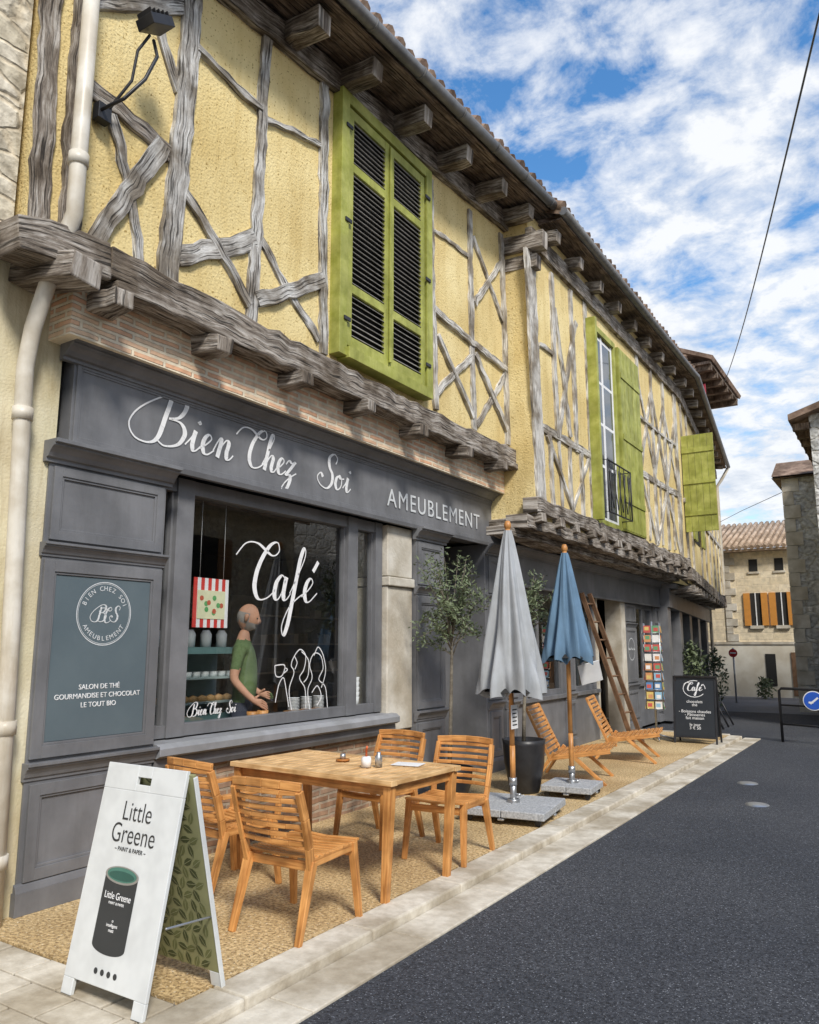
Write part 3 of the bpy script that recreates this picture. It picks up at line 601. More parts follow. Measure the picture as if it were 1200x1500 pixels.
for k in range(5):
    yc=11.67+k*.235
    rl.ring([(X2+.22,yc,3.6),(X2+.22,yc,4.42)],.008,6)
    for sg in(-1,1):
        pts=[(X2+.22,yc+sg*(.055+.05*math.cos(t*.6))*(1 if t<8 else .6),3.68+t*.065) for t in range(11)]
        rl.ring(pts,.007,5)
rl.build('wrought_iron_railing',[BLACK],B2)
sh=MB()
for k in range(5): sh.box(-3.96+k*.135,-3.83+k*.135,17.38,17.42,4.0,6.15)
for zz in(4.4,5.1,5.8): sh.box(-3.96,-3.29,17.36,17.38,zz-.05,zz+.05)
sh.build('green_shutter_open',[GREEN],B2,bevel=.003)
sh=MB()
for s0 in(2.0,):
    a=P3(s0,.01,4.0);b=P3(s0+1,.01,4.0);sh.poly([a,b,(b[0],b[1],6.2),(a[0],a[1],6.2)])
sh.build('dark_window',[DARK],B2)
sh=MB();
for s0 in(1.25,3.05): sh.beam(P3(s0+.35,.06,4.0),P3(s0+.35,.06,6.2),.65,.04,nrm=nn)
sh.build('green_shutter_flat',[GREEN],B2)
XG=-4.62
g2=MB()
g2.box(-4.95,XG+.05,9.66,17.5,2.42,2.88);cornice(g2,XG+.05,9.66,17.5,2.80,.13,.14);g2.extr([(XG+.03,2.38),(XG+.08,2.38),(XG+.08,2.42),(XG+.03,2.42)],9.66,17.5)
def pil2(y0,y1):
    g2.box(XG-.2,XG,y0,y1,0,2.42);g2.box(XG-.1,XG+.03,y0-.02,y1+.02,0,.14);panelled(g2,XG,y0+.02,y1-.02,.2,.72,.05);cornice(g2,XG,y0-.01,y1+.01,.74,.1,.05)
    panelled(g2,XG,y0+.02,y1-.02,.88,1.9,.05);cornice(g2,XG,y0-.01,y1+.01,1.92,.08,.05);panelled(g2,XG,y0+.02,y1-.02,2.03,2.36,.045)
pil2(9.62,9.98);pil2(11.75,12.15);pil2(14.85,15.55);pil2(16.9,17.45)
for a,b in((9.98,11.75),(12.15,13.3),(15.55,16.9)):
    g2.box(XG-.2,XG-.03,a,b,0,.78);g2.box(XG-.2,XG+.02,a,b,.78,.84)
    g2.box(XG-.14,XG-.05,a,a+.07,.84,2.42);g2.box(XG-.14,XG-.05,b-.07,b,.84,2.42);g2.box(XG-.13,XG-.06,a+.07,b-.07,2.3,2.42);g2.box(XG-.13,XG-.06,a+.07,b-.07,.84,.92)
    g2.box(XG-.12,XG-.065,(a+b)/2-.03,(a+b)/2+.03,.92,2.3)
g2.box(XG-.5,XG-.4,13.3,13.4,0,2.42);g2.box(XG-.5,XG-.4,14.1,14.2,0,2.42);g2.box(XG-.5,XG-.4,13.4,14.1,2.1,2.42)
for s in(.2,2.2,4.2,6.2,8.4):
    g2.beam(P3(s,-.55,0),P3(s,-.55,2.4),.5,.2,nrm=nn)
g2.beam(P3(0,-.5,2.6),P3(L3,-.5,2.5),.42,.2,nrm=nn);g2.beam(P3(0,-.4,2.84),P3(L3,-.4,2.74),.1,.3,nrm=nn)
g2.build('shopfront_joinery',[GREY],B2,bevel=.004)
mb=MB()
for a_,b_ in((9.98,11.75),(12.15,13.3),(15.55,16.9)): mb.poly([(XG-.09,a_,.84),(XG-.09,b_,.84),(XG-.09,b_,2.42),(XG-.09,a_,2.42)])
mb.build('window_glass',[GLASSD],B2)
mb=MB();mb.box(-4.9,XG-.02,13.3,13.38,0,2.42);mb.box(-4.9,-4.6,14.55,14.83,0,2.42);mb.build('stone_jambs',[PALEST],B2)
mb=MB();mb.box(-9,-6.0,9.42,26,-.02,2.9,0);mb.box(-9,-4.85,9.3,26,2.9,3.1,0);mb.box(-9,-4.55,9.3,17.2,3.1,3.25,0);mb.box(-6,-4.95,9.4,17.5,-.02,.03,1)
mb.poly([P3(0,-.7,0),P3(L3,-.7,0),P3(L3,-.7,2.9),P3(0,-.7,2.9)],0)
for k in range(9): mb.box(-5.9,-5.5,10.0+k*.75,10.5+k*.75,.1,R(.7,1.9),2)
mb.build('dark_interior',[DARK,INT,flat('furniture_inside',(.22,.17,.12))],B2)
text('Bien Chez Soi',FX(XG+.008,15.2,1.5),.07,OFFW,B2,'pilaster_lettering')
rd=MB()
for k in range(32):
    a=2*math.pi*k/32;b=2*math.pi*(k+1)/32
    rd.poly([(XG+.005,15.2+.2*math.cos(a),1.5+.2*math.sin(a)),(XG+.005,15.2+.2*math.cos(b),1.5+.2*math.sin(b)),(XG+.005,15.2+.215*math.cos(b),1.5+.215*math.sin(b)),(XG+.005,15.2+.215*math.cos(a),1.5+.215*math.sin(a))])
rd.build('pilaster_ring',[OFFW],B2)

# ================================================================= FAR BUILDINGS
TH=empty('tall_house',(-7,24,0))
mb=MB();mb.box(-11,-5.15,23.0,26.4,7.0,10.0);mb.build('walls',[CREAM],TH)
mb=MB();mb.extr([(-4.15,9.65),(-4.1,9.75),(-7.5,11.3),(-11,9.75),(-11,9.65),(-7.5,11.15)],22.5,26.9);mb.build('tiled_roof',[TILE],TH)
mb=MB();mb.box(-5.2,-4.2,22.6,26.8,9.56,9.64)
for k in range(6): mb.box(-5.3,-4.2,22.7+k*.78,22.85+k*.78,9.40,9.56)
mb.build('eave_timbers',[SOFFIT],TH)
mb=MB();mb.box(-5.14,-5.08,24.4,25.0,7.4,9.0);mb.box(-5.14,-4.45,22.98,23.03,7.45,9.1);mb.build('red_shutters',[flat('red_paint',(.36,.03,.05))],TH)

FH=empty('beige_stone_house',(-4,30,0))
Y=27.5
mb=MB();mb.box(-11,2,Y,34,-.1,4.7);mb.build('walls',[STONE_F],FH)
mb=MB();mb.box(-11,2,Y-.03,Y,-.1,1.6,0);mb.box(-11,2,Y-.06,Y,1.6,1.68,1)
for k in range(12): mb.box(-5.15,-4.8-(.15 if k%2 else 0),Y-.045,Y-.001,1.7+k*.25,1.93+k*.25,1)
mb.build('render_and_quoins',[CREAM2,PALEST],FH)
mb=MB();n=70
mb.poly([(-11.2,Y-.35,4.68),(2.2,Y-.35,4.68),(2.2,31,6.0),(-11.2,31,6.0)]);mb.box(-11.2,2.2,Y-.34,Y,4.6,4.67)
for k in range(n): 
    x=-11+k*.19;mb.ring([(x,Y-.4,4.71),(x,31,6.03)],.07,6)
mb.build('tiled_roof',[M('pale_clay_tile',(.40,.28,.19),(.62,.49,.37),scale=7,rough=.9,bump=.5,bscale=30,dirt=(2,(.6,.58,.55)))],FH)
wd=MB()
for xc in(-4.22,-3.45,-2.6):
    wd.box(xc-.16,xc+.16,Y-.01,Y-.004,2.2,3.25,0);wd.box(xc-.2,xc+.2,Y-.08,Y,2.1,2.2,2)
    wd.box(xc-.36,xc-.17,Y-.06,Y-.01,2.2,3.25,1);wd.box(xc+.17,xc+.36,Y-.06,Y-.01,2.2,3.25,1)
    wd.box(xc-.13,xc+.13,Y-.02,Y-.004,3.95,4.35,0);wd.box(xc-.18,xc+.18,Y-.04,Y,3.88,3.945,2)
    wd.box(xc-.015,xc+.015,Y-.03,Y-.011,2.2,3.25,3)
wd.box(-4.05,-3.75,Y-.05,Y-.032,.3,1.3,0);wd.box(-3.3,-2.95,Y-.06,Y-.032,0,1.35,4)
wd.build('windows_and_shutters',[DARK,flat('orange_brown_shutter',(.58,.25,.05)),PALEST,WHITE,LADW],FH)

GHS=empty('grey_stone_house',(2,23,0))
mb=MB();mb.box(-2.52,6,22,24,-.1,5.9);mb.build('walls',[STONE_G],GHS)
mb=MB()
for k in range(17): mb.box(-2.54,-2.14-(.14 if k%2 else 0),21.965,22.0,-.1+k*.35,.235+k*.35,1)
mb.poly([(-2.75,21.8,5.9),(6,21.8,5.9),(6,23,6.5),(-2.75,23,6.5)],0);mb.poly([(-2.75,23,6.5),(6,23,6.5),(6,24.2,5.9),(-2.75,24.2,5.9)],0);mb.poly([(-2.75,21.8,5.86),(-2.75,24.2,5.86),(6,24.2,5.86),(6,21.8,5.86)],2);mb.poly([(-2.73,21.8,5.88),(-2.73,23,6.48),(-2.73,24.2,5.88)],1)
mb.box(-1.75,-1.35,21.95,21.99,2.6,3.9,3)
mb.build('roof_and_trim',[TILE,PALEST,SOFFIT,DARK],GHS)
GH2=empty('grey_stone_house.001',(2,20,0))
mb=MB();mb.box(-1.42,6,17.6,21.7,-.1,6.3);mb.build('walls',[STONE_G],GH2)
mb=MB();mb.extr([(-1.78,6.15),(-1.78,6.28),(2.3,7.6),(6,6.2),(6,6.1),(2.3,7.45)],17.3,21.72,0)
for k in range(6): mb.box(-1.74,-1.4,17.6+k*.75,17.74+k*.75,6.0,6.14,1)
mb.build('roof',[TILE,SOFFIT],GH2)
OP=empty('stone_house.001',(6,10,0))
mb=MB();mb.box(4.8,10,-2,16.5,-.1,5.0);mb.build('walls',[STONE_L],OP)
mb=MB()
for k in range(4):
    y0=0+k*4.2;mb.box(4.75,4.8,y0,y0+1.0,3.0,4.2,0);mb.box(4.75,4.79,y0-.5,y0-.02,3.0,4.2,1);mb.box(4.75,4.79,y0+1.02,y0+1.5,3.0,4.2,1);mb.box(4.75,4.8,y0,y0+1.1,.0,2.2,0)
mb.extr([(4.4,4.9),(4.4,5.02),(10,6.6),(10,6.5)],-2.2,16.7,2)
mb.build('openings_and_roof',[DARK,flat('brown_shutter',(.25,.13,.06)),TILE],OP)

cb=MB()
pts=[]
A=Vector((-4.2,24.6,9.55));Bq=Vector((-.14,6,6.37));C=Vector((4.75,1.5,4.9))
for k in range(17):
    t=k/16;p=A.lerp(Bq,t);p.z-=.25*math.sin(math.pi*t);pts.append(p)
pts.append(C);cb.ring(pts,.010,6);cb.build('overhead_cable',[BLACK])
cb=MB();cb.ring([P3(L3-.3,.1,5.5),(-3.9,24,5.42),(-2.55,22,5.5)],.008,5);cb.build('overhead_cable',[BLACK])

# ================================================================= FURNITURE
def RZ(x,y,deg,z=0): return Matrix.Translation((x,y,z))@Matrix.Rotation(math.radians(deg),4,'Z')
e=empty('cafe_table',(-3.53,4.65,0));Mt=RZ(-3.545,4.66,-3)
t=MB();LX,LY=.74,.41
for sx in(-1,1):
    for sy in(-1,1):
        t.beam((sx*(LX-.09),sy*(LY-.06),0),(sx*(LX-.05),sy*(LY-.05),.70),.045,.045,mat=0,w2=.06,h2=.06)
for sy in(-1,1): t.beam((-LX+.06,sy*(LY-.06),.675),(LX-.06,sy*(LY-.06),.675),.025,.07,nrm=(0,0,1))
for sx in(-1,1): t.beam((sx*(LX-.06),-LY+.07,.675),(sx*(LX-.06),LY-.07,.675),.025,.07,nrm=(0,0,1))
t.beam((-LX,-LY+.035,.722),(LX,-LY+.035,.722),.07,.034,nrm=(0,0,1),mat=1);t.beam((-LX,LY-.035,.722),(LX,LY-.035,.722),.07,.034,nrm=(0,0,1),mat=1)
for i in range(19):
    x=-LX+.038+i*(2*LX-.076)/18
    t.beam((x,-LY+.076,.722),(x,LY-.076,.722),.063,.028,nrm=(0,0,1),mat=1)
t.xform(Mt);t.build('table',[TEAK,TEAK_T],e,bevel=.003)
cn=empty('condiment_set',(-3.30,4.62,.74))
c=MB();c.lathe([(0,0),(.035,0),(.035,.06),(.03,.065),(.03,.07),(0,.07)],(-3.30,4.60,.741),16,0);c.lathe([(0,0),(.026,0),(.026,.07),(.015,.085),(.015,.1),(0,.1)],(-3.23,4.65,.741),16,1)
c.ring([(-3.30,4.6,.81),(-3.30,4.6,.86),(-3.28,4.58,.88)],.008,6,2)
c.lathe([(0,0),(.05,0),(.05,.012),(0,.012)],(-3.62,4.75,.741),18,3);c.lathe([(0,.012),(.022,.012),(.02,.05),(0,.05)],(-3.62,4.75,.741),12,1)
c.build('jars',[WHITE,STEEL,flat('orange_pick',(.6,.12,.03)),flat('amber',(.4,.15,.03))],cn)
c=MB();c.obox(Matrix.Translation((-3.12,4.86,.7425))@Matrix.Rotation(.2,4,'Z'),.21,.15,.003);c.build('paper_menu',[WHITE])

def chair(name,x,y,deg,arms=False):
    e=empty(name,(x,y,0));c=MB()
    W,D=.235,.22
    for sx in(-1,1):
        c.beam((sx*(W+.01),D+.02,0),(sx*(W-.01),D-.03,.43),.03,.036,w2=.04,h2=.05,mat=0)
        c.beam((sx*(W+.0),-D-.10,0),(sx*(W-.01),-D+.02,.40),.03,.036,w2=.042,h2=.055)
        pts=[(sx*(W-.01),-D+.01,.36),(sx*(W),-D-.02,.48),(sx*(W+.005),-D-.07,.64),(sx*(W),-D-.12,.79)]
        for a,b in zip(pts[:-1],pts[1:]): c.beam(a,b,.032,.045,nrm=(0,1,0))
        c.beam((sx*(W-.012),-D+.02,.395),(sx*(W-.012),D-.02,.405),.03,.05,nrm=(0,0,1))
        if arms:
            c.beam((sx*(W+.015),-D-.04,.62),(sx*(W+.02),D+.02,.63),.05,.025,nrm=(0,0,1))
            c.beam((sx*(W+.012),D-.01,.42),(sx*(W+.018),D,.62),.03,.036)
    for yy,zz in((D-.02,.37),(-D+.03,.37)): c.beam((-W+.02,yy,zz),(W-.02,yy,zz),.022,.05,nrm=(0,0,1))
    for i in range(10):
        yy=-D+.02+i*(2*D-.01)/9;dz=-.018*math.sin(math.pi*(i+1)/11)+.008*(i/9)
        a=(-W-.005,yy,.432+dz);m=(0,yy,.420+dz);b=(W+.005,yy,.432+dz)
        c.beam(a,m,.028,.016,nrm=(0,0,1));c.beam(m,b,.028,.016,nrm=(0,0,1))
    for i in range(7):
        zz=.50+i*.047;yy=-D-.015-(zz-.46)*.33
        P=[(sx_*W*.99,yy-.035*(1-abs(sx_)**2)+.004,zz) for sx_ in(-1,-.5,0,.5,1)]
        for a,b in zip(P[:-1],P[1:]): c.beam(a,b,.028,.015,nrm=(0,1,0))
    P=[(sx_*(W+.01),-D-.115-.035*(1-abs(sx_)**2),.815+.01*(1-abs(sx_)**2)) for sx_ in(-1,-.5,0,.5,1)]
    for a,b in zip(P[:-1],P[1:]): c.beam(a,b,.045,.026,nrm=(0,1,0))
    c.xform(RZ(x,y,deg));c.build('chair_frame',[TEAK],e,bevel=.004)
chair('wooden_chair',-3.14,3.74,2)
chair('wooden_armchair',-4.02,4.02,-8,True)
chair('wooden_chair.001',-3.87,5.55,176)
chair('wooden_chair.002',-3.14,5.45,184)

def lounge(name,x,y,deg):
    e=empty(name,(x,y,0));c=MB();W=.36
    for sx in(-1,1):
        c.beam((sx*W,.44,0),(sx*W,.06,.32),.035,.04,w2=.045);c.beam((sx*W,-.38,0),(sx*W,-.14,.34),.035,.04,w2=.045)
        c.beam((sx*W,-.22,.27),(sx*W,.50,.38),.03,.05,nrm=(0,0,1))
        c.beam((sx*W,-.18,.24),(sx*W,-.46,.84),.05,.03,nrm=(0,1,0))
    for i in range(12):
        t=i/11;c.beam((-W-.01,-.16+.65*t,.305+.10*t),(W+.01,-.16+.65*t,.305+.10*t),.04,.018,nrm=(0,-.15,1))
    for i in range(10):
        t=i/9;c.beam((-W-.01,-.215-.24*t,.35+.48*t),(W+.01,-.215-.24*t,.35+.48*t),.042,.018,nrm=(0,.85,.5))
    c.beam((-W,.1,.26),(W,.1,.26),.03,.04);c.xform(RZ(x,y,deg));c.build('lounge_frame',[TEAK],e,bevel=.003)
lounge('low_lounge_chair',-3.60,9.25,-78)
lounge('low_lounge_chair.001',-3.58,11.25,-78)

def umbrella(name,x,y,col,ztop,zbot,rb,base,wz):
    e=empty(name,(x,y,0));fab=M(name.replace('.','_')+'_fabric',tuple(q*.85 for q in col),col,scale=14,rough=.9,bump=.3,bscale=90,stretch=(1,1,.15),dirt=(4,(.86,.85,.83)))
    c=MB();prof=[]
    H_=ztop-zbot
    for i in range(25):
        t=i/24;r_=.035+(rb-.035)*(t**.85);
        if t>.93:r_*=1-.04*(t-.93)/.07
        prof.append((r_,-t*H_))
    ph=R(0,6)
    def fn(t,z):
        k=-z/H_
        return 1+(.08+.17*k)*math.cos(8*t+.9*math.sin(3*z+ph)*k)+(.06+.06*k)*math.cos(13*t+ph+2*z)+.07*math.sin(3*t+z*2+ph)
    b0=len(c.v);c.lathe(prof,(x,y,ztop),112,0,True,fn)
    for i in range(b0+24*112,len(c.v)):
        v=c.v[i];a=math.atan2(v[1]-y,v[0]-x);c.v[i]=(v[0],v[1],v[2]+.035*math.sin(5*a+ph)+.02*math.sin(11*a))
    c.lathe([(rb*.9,-H_+.02),(rb*.7,-H_+.06),(.03,-H_+.14)],(x,y,ztop),48,3,True)
    c.cyl((x,y,.62),(x,y,ztop+.03),.024,mat=1);c.lathe([(.02,.0),(.034,.02),(.036,.05),(.022,.085),(0,.09)],(x,y,ztop+.01),14,1)
    c.cyl((x,y,wz),(x,y,.64),.026,mat=1);c.cyl((x,y,.08),(x,y,wz+.02),.031,mat=2);c.cyl((x,y,wz-.02),(x,y,wz+.05),.037,mat=2);c.cyl((x+.03,y,wz-.1),(x+.075,y,wz-.1),.012,mat=2)
    c.build('canopy_and_pole',[fab,TEAK,STEEL,DARK],e)
    b=MB();Mb=RZ(x,y,base[1]);h=base[0]
    for a in(-1,1):
        for q in(-1,1):
            b.obox(Mb@Matrix.Translation((a*h*.502,q*h*.502,.095)),h*.985,h*.985,.065,0)
            b.cyl(Mb@Vector((a*h*.8,q*h*.8-.015,.03)),Mb@Vector((a*h*.8,q*h*.8+.015,.03)),.03,mat=2,n=12)
    b.obox(Mb@Matrix.Translation((0,0,.05)),h*2.02,.06,.02,1);b.obox(Mb@Matrix.Translation((0,0,.047)),.06,h*2.02,.02,1)
    b.cyl((x,y,.06),(x,y,.16),.06,mat=1)
    b.build('base_slabs',[GRANITE,STEEL,BLACK],e,bevel=.008)
umbrella('closed_patio_umbrella',-3.30,6.97,(.42,.44,.46),2.70,1.12,.285,(.40,8),.30)
umbrella('closed_patio_umbrella.001',-3.22,8.27,(.14,.24,.355),2.60,1.42,.24,(.27,6),.25)
tg=MB();tg.box(-3.255,-3.25,6.86,7.0,.80,1.02,0);tg.ring([(-3.253,6.93,1.02),(-3.28,6.95,1.15)],.003,4,1)
for k in range(5): tg.box(-3.2495,-3.249,6.88,6.98-.01*(k%2),.83+k*.035,.842+k*.035,1)
tg.build('hanging_menu_card',[WHITE,BLACK])
tg=MB();tg.obox(Matrix.Translation((-3.02,8.40,1.28))@Matrix.Rotation(.5,4,'X')@Matrix.Rotation(-1.0,4,'Z'),.01,.24,.24,0);tg.ring([(-3.02,8.38,1.4),(-3.15,8.3,1.5)],.003,4,1)
tg.build('hanging_menu_card.001',[WHITE,BLACK])

LEAF=M('olive_leaf',(.07,.095,.045),(.20,.24,.13),scale=30,rough=.6,bump=0)
BARK=M('olive_bark',(.14,.12,.09),(.26,.23,.18),scale=20,rough=.9,bump=.5)
def olive(name,x,y,potr,poth,ctr,rad,n):
    e=empty(name,(x,y,0));p=MB()
    p.lathe([(0,0),(potr*.62,0),(potr*.7,.02),(potr*.95,poth*.55),(potr,poth*.9),(potr*1.04,poth),(potr*.95,poth),(potr*.93,poth-.04),(0,poth-.04)],(x,y,0),32,0);p.build('pot',[BLACK],e)
    t=MB();cx,cy,cz=ctr
    t.ring([(x,y,poth-.05),(x+.02,y,poth+.4),(cx,cy,cz-rad[2]*.7),(cx,cy,cz)],[.024,.020,.016,.008],8)
    tips=[]
    for k in range(34):
        a=R(0,6.28);el=R(-.7,1.3);rr=R(.55,1.12);s0=Vector((cx,cy,cz-rad[2]*.7+R(0,.7)*rad[2]))
        d=Vector((math.cos(a)*math.cos(el)*rad[0],math.sin(a)*math.cos(el)*rad[1],math.sin(el)*rad[2]))*rr
        mid=s0.lerp(Vector((cx,cy,cz))+d,.5)+Vector((0,0,.06));en=Vector((cx,cy,cz))+d
        t.ring([s0,mid,en],[.008,.005,.002],5);tips.append((s0,mid,en))
    t.build('trunk_and_branches',[BARK],e)
    l=MB()
    for k in range(n):
        s0,mid,en=random.choice(tips);u=R(.25,1.08);p0=(s0.lerp(mid,u*2) if u<.5 else mid.lerp(en,u*2-1))
        p0=p0+Vector((R(-1,1),R(-1,1),R(-1,1)))*.05
        d=Vector((R(-1,1),R(-1,1),R(-.5,1))).normalized();sd=d.cross(Vector((R(-1,1),R(-1,1),R(-1,1)))).normalized()
        ll=R(.04,.075);w=ll*.15
        l.poly([p0,p0+d*ll*.5+sd*w,p0+d*ll,p0+d*ll*.5-sd*w])
    l.build('foliage',[LEAF],e)
olive('potted_olive_tree',-4.15,7.25,.24,.34,(-4.12,7.27,1.92),(.48,.50,.68),2700)
olive('potted_olive_tree.001',-3.72,8.15,.23,.56,(-3.80,8.55,1.95),(.36,.38,.5),1400)

AF=empty('a_frame_sign',(-3.16,2.65,0))
APAN=flat('sign_white',(.64,.66,.66),.35)
a=MB()
f0,f1=Vector((-3.47,2.43,.0)),Vector((-2.90,2.43,.0));t0,t1=Vector((-3.42,2.62,1.0)),Vector((-2.85,2.62,1.0))
AFM=frame((f0+f1)/2,(f1-f0),(t0-f0))
Hh=(t0-f0).length
def apoly(pts,z,mat,MM,buf): buf.poly([MM@Vector((x,y,z)) for x,y in pts],mat)
def slab2d(buf,MM,x0,x1,y0,y1,z0,z1,mat): buf.obox(MM@Matrix.Translation(((x0+x1)/2,(y0+y1)/2,(z0+z1)/2)),x1-x0,y1-y0,z1-z0,mat)
slab2d(a,AFM,-.285,.285,.07,.90,-.02,0,0)
slab2d(a,AFM,-.285,-.05,.90,Hh,-.02,0,0);slab2d(a,AFM,.05,.285,.90,Hh,-.02,0,0);slab2d(a,AFM,-.05,.05,.965,Hh,-.02,0,0);slab2d(a,AFM,-.05,.05,.90,.932,-.02,0,0)
slab2d(a,AFM,-.285,-.21,0,.07,-.02,0,0);slab2d(a,AFM,.21,.285,0,.07,-.02,0,0)
AFB=frame((-3.15,2.86,0),(1,0,0),(.0,-.235,1.0))
slab2d(a,AFB,-.285,.277,.07,Hh-.01,-.02,0,1)
slab2d(a,AFB,-.285,-.21,0,.07,-.02,0,0);slab2d(a,AFB,.21,.277,0,.07,-.02,0,0)
slab2d(a,AFB,.278,.285,.0,Hh-.02,-.022,.004,0)
a.ring([(-2.86,2.50,.36),(-2.88,2.79,.33)],.006,6,2);a.ring([(-3.42,2.50,.36),(-3.42,2.79,.33)],.006,6,2)
a.build('panels',[APAN,flat('print_ground',(.26,.26,.13)),STEEL],AF,bevel=.003)
lf=MB();rs=random.Random(5)
for iy in range(17):
    for ix in range(10):
        cx_=-.27+ix*.058+(.029 if iy%2 else 0);cy_=.10+iy*.054;an=rs.uniform(-.9,.9)+(1.2 if (ix+iy)%2 else -.4)
        if cx_>.25 : continue
        ca,sa=math.cos(an),math.sin(an)
        def lp_(u,v): return (cx_+ca*u-sa*v,cy_+sa*u+ca*v)
        apoly([lp_(-.036,0),lp_(-.018,-.014),lp_(.005,-.017),lp_(.036,0),lp_(.005,.017),lp_(-.018,.014)],.0012+.0003*((ix+iy)%3),(ix*3+iy)%2,AFB,lf)
        apoly([lp_(-.034,-.0012),lp_(.034,-.0012),lp_(.034,.0012),lp_(-.034,.0012)],.0024,2,AFB,lf)
lf.build('leaf_print',[flat('leaf_dark',(.065,.075,.028)),flat('leaf_mid',(.14,.15,.06)),flat('leaf_vein',(.32,.32,.18))],AF)
CANC=flat('can_dark',(.035,.038,.04),.5);CANG=flat('can_green',(.07,.19,.15),.4);INK=flat('ink',(.03,.03,.03),.6)
pr=MB()
def ell(cx,cy,rx,ry,n=28): return [(cx+rx*math.cos(2*math.pi*k/n),cy+ry*math.sin(2*math.pi*k/n)) for k in range(n)]
cx=-.02
body=[(cx+.115*math.cos(math.pi+math.pi*k/16),.235+.035*math.sin(math.pi+math.pi*k/16)) for k in range(17)]+[(cx+.115,.52),(cx-.115,.52)]
apoly(body,.0015,0,AFM,pr)
apoly(ell(cx,.53,.118,.038),.0022,2,AFM,pr);apoly(ell(cx,.532,.104,.031),.003,1,AFM,pr);apoly(ell(cx,.528,.09,.02),.0036,3,AFM,pr)
for k in range(4): apoly(ell(-.07+k*.045,.13,.013,.013,14),.0016,0,AFM,pr)
pr.build('paint_can_print',[CANC,CANG,STEEL,flat('can_green_dark',(.03,.10,.08),.4)],AF)
def at(MM,x,y,z=.002): return MM@Matrix.Translation((x,y,z))
SQ=Matrix.Diagonal((.82,1,1,1))
text('Little\nGreene',at(AFM,0,.755)@SQ,.125,INK,AF,'sign_lettering',ext=.0006,line=.8,off=-.0012)
text('~ PAINT & PAPER ~',at(AFM,0,.64),.026,INK,AF,'sign_sublettering',ext=.0006)
text('Little Greene',at(AFM,cx,.44,.003)@SQ,.042,WHITE,AF,'can_lettering',ext=.0006);text('PAINT & PAPER',at(AFM,cx,.41,.003),.016,WHITE,AF,'can_sublettering',ext=.0006)
text('o\nintelligent\nmatt',at(AFM,cx,.32,.003),.02,WHITE,AF,'can_small_print',ext=.0006)

CBE=empty('chalkboard_sign',(-3.12,13.6,0));c=MB()
CB=frame((-3.13,13.5,0),(1,.06,0),(0,.18,1));CB2=frame((-3.13,13.86,0),(1,.06,0),(0,-.18,1))
CHALK=flat('chalkboard_black',(.018,.022,.028),.7)
for MM in(CB,CB2):
    slab2d(c,MM,-.31,.31,.12,1.06,-.02,-.008,1);slab2d(c,MM,-.34,-.31,0,1.09,-.025,.0,0);slab2d(c,MM,.31,.34,0,1.09,-.025,.0,0);slab2d(c,MM,-.31,.31,1.06,1.09,-.025,0,0);slab2d(c,MM,-.31,.31,.09,.12,-.025,0,0)
c.build('boards',[BLACK,CHALK],CBE,bevel=.003)
ck=MB()
for k in range(20):
    q=2*math.pi*k/20;w=2*math.pi*(k+1)/20
    if 3<k<18 or k<2: apoly([(.17*math.cos(q),.88+.13*math.sin(q)),(.17*math.cos(w),.88+.13*math.sin(w)),(.18*math.cos(w),.88+.14*math.sin(w)),(.18*math.cos(q),.88+.14*math.sin(q))],-.006,0,CB,ck)
script(ck,'Caf\u00e9',CB@Matrix.Translation((-.12,.85,-.005)),.06,1.1,.008,.014,.15);ck.build('chalk_drawing',[WHITE],CBE)
text('chocolats\nth\u00e9\n\n- Boissons chaudes\n- P\u00e2tisseries\nfait maison\n\nle jour\n3 \u20ac 50',at(CB,0,.46,-.005),.066,WHITE,CBE,'chalk_lettering',ext=.0006,line=.8)
PR=empty('postcard_rack',(-3.80,13.7,0));PX,PY=-3.80,13.7
c=MB();c.cyl((PX,PY,.03),(PX,PY,1.98),.02,mat=0)
for k in range(4):
    q=k*math.pi/2+.4;c.ring([(PX,PY,.1),(PX+.28*math.cos(q),PY+.28*math.sin(q),.02)],.014,6,0)
cols=[(.50,.09,.07),(.62,.46,.14),(.10,.22,.42),(.7,.68,.62),(.12,.30,.15),(.56,.26,.11),(.26,.44,.56),(.75,.73,.70)]
cm=[flat('postcard_%d'%i,q) for i,q in enumerate(cols)]
for k in range(4):
    q=k*math.pi/2+.2;n_=Vector((math.cos(q),math.sin(q),0));s_=Vector((-n_.y,n_.x,0));o=Vector((PX,PY,0))+n_*.13
    for sg in(-.135,0,.135): c.ring([o+s_*sg+Vector((0,0,.5)),o+s_*sg+Vector((0,0,1.95))],.005,5,0)
    for rz in range(9):
        z0=.52+rz*.158
        c.ring([o+s_*-.14+n_*.03+Vector((0,0,z0)),o+s_*.14+n_*.03+Vector((0,0,z0))],.005,5,0)
        for cc in(-1,1):
            MM=frame(o+s_*cc*.068+n_*.015+Vector((0,0,z0+.06)),s_,(-n_.x*.15,-n_.y*.15,1));c.obox(MM,.11,.125,.006,1+random.randrange(8));c.obox(MM@Matrix.Translation((R(-.01,.01),R(-.02,.02),.0035)),.07,.06,.002,1+random.randrange(8))
c.build('rack',[STEEL]+cm,PR)
LD=empty('wooden_ladder',(-4.3,13,0));c=MB()
off=Vector((.06,.32,0))
A0=Vector((-3.98,12.95,0));A1=Vector((-4.50,12.25,2.42))
c.beam(A0,A1,.035,.07,nrm=(1,0,0));c.beam(A0+off,A1+off*.75,.035,.07,nrm=(1,0,0))
for k in range(8):
    t=(k+.7)/8.3;c.cyl(A0.lerp(A1,t),(A0+off).lerp(A1+off*.75,t),.016,mat=0,n=8)
c.build('ladder',[LADW],LD)
BR=empty('street_barrier',(-1.6,15.3,0));c=MB()
p0=Vector((-2.05,15.1,-.06));p1=Vector((-.75,14.7,-.06))
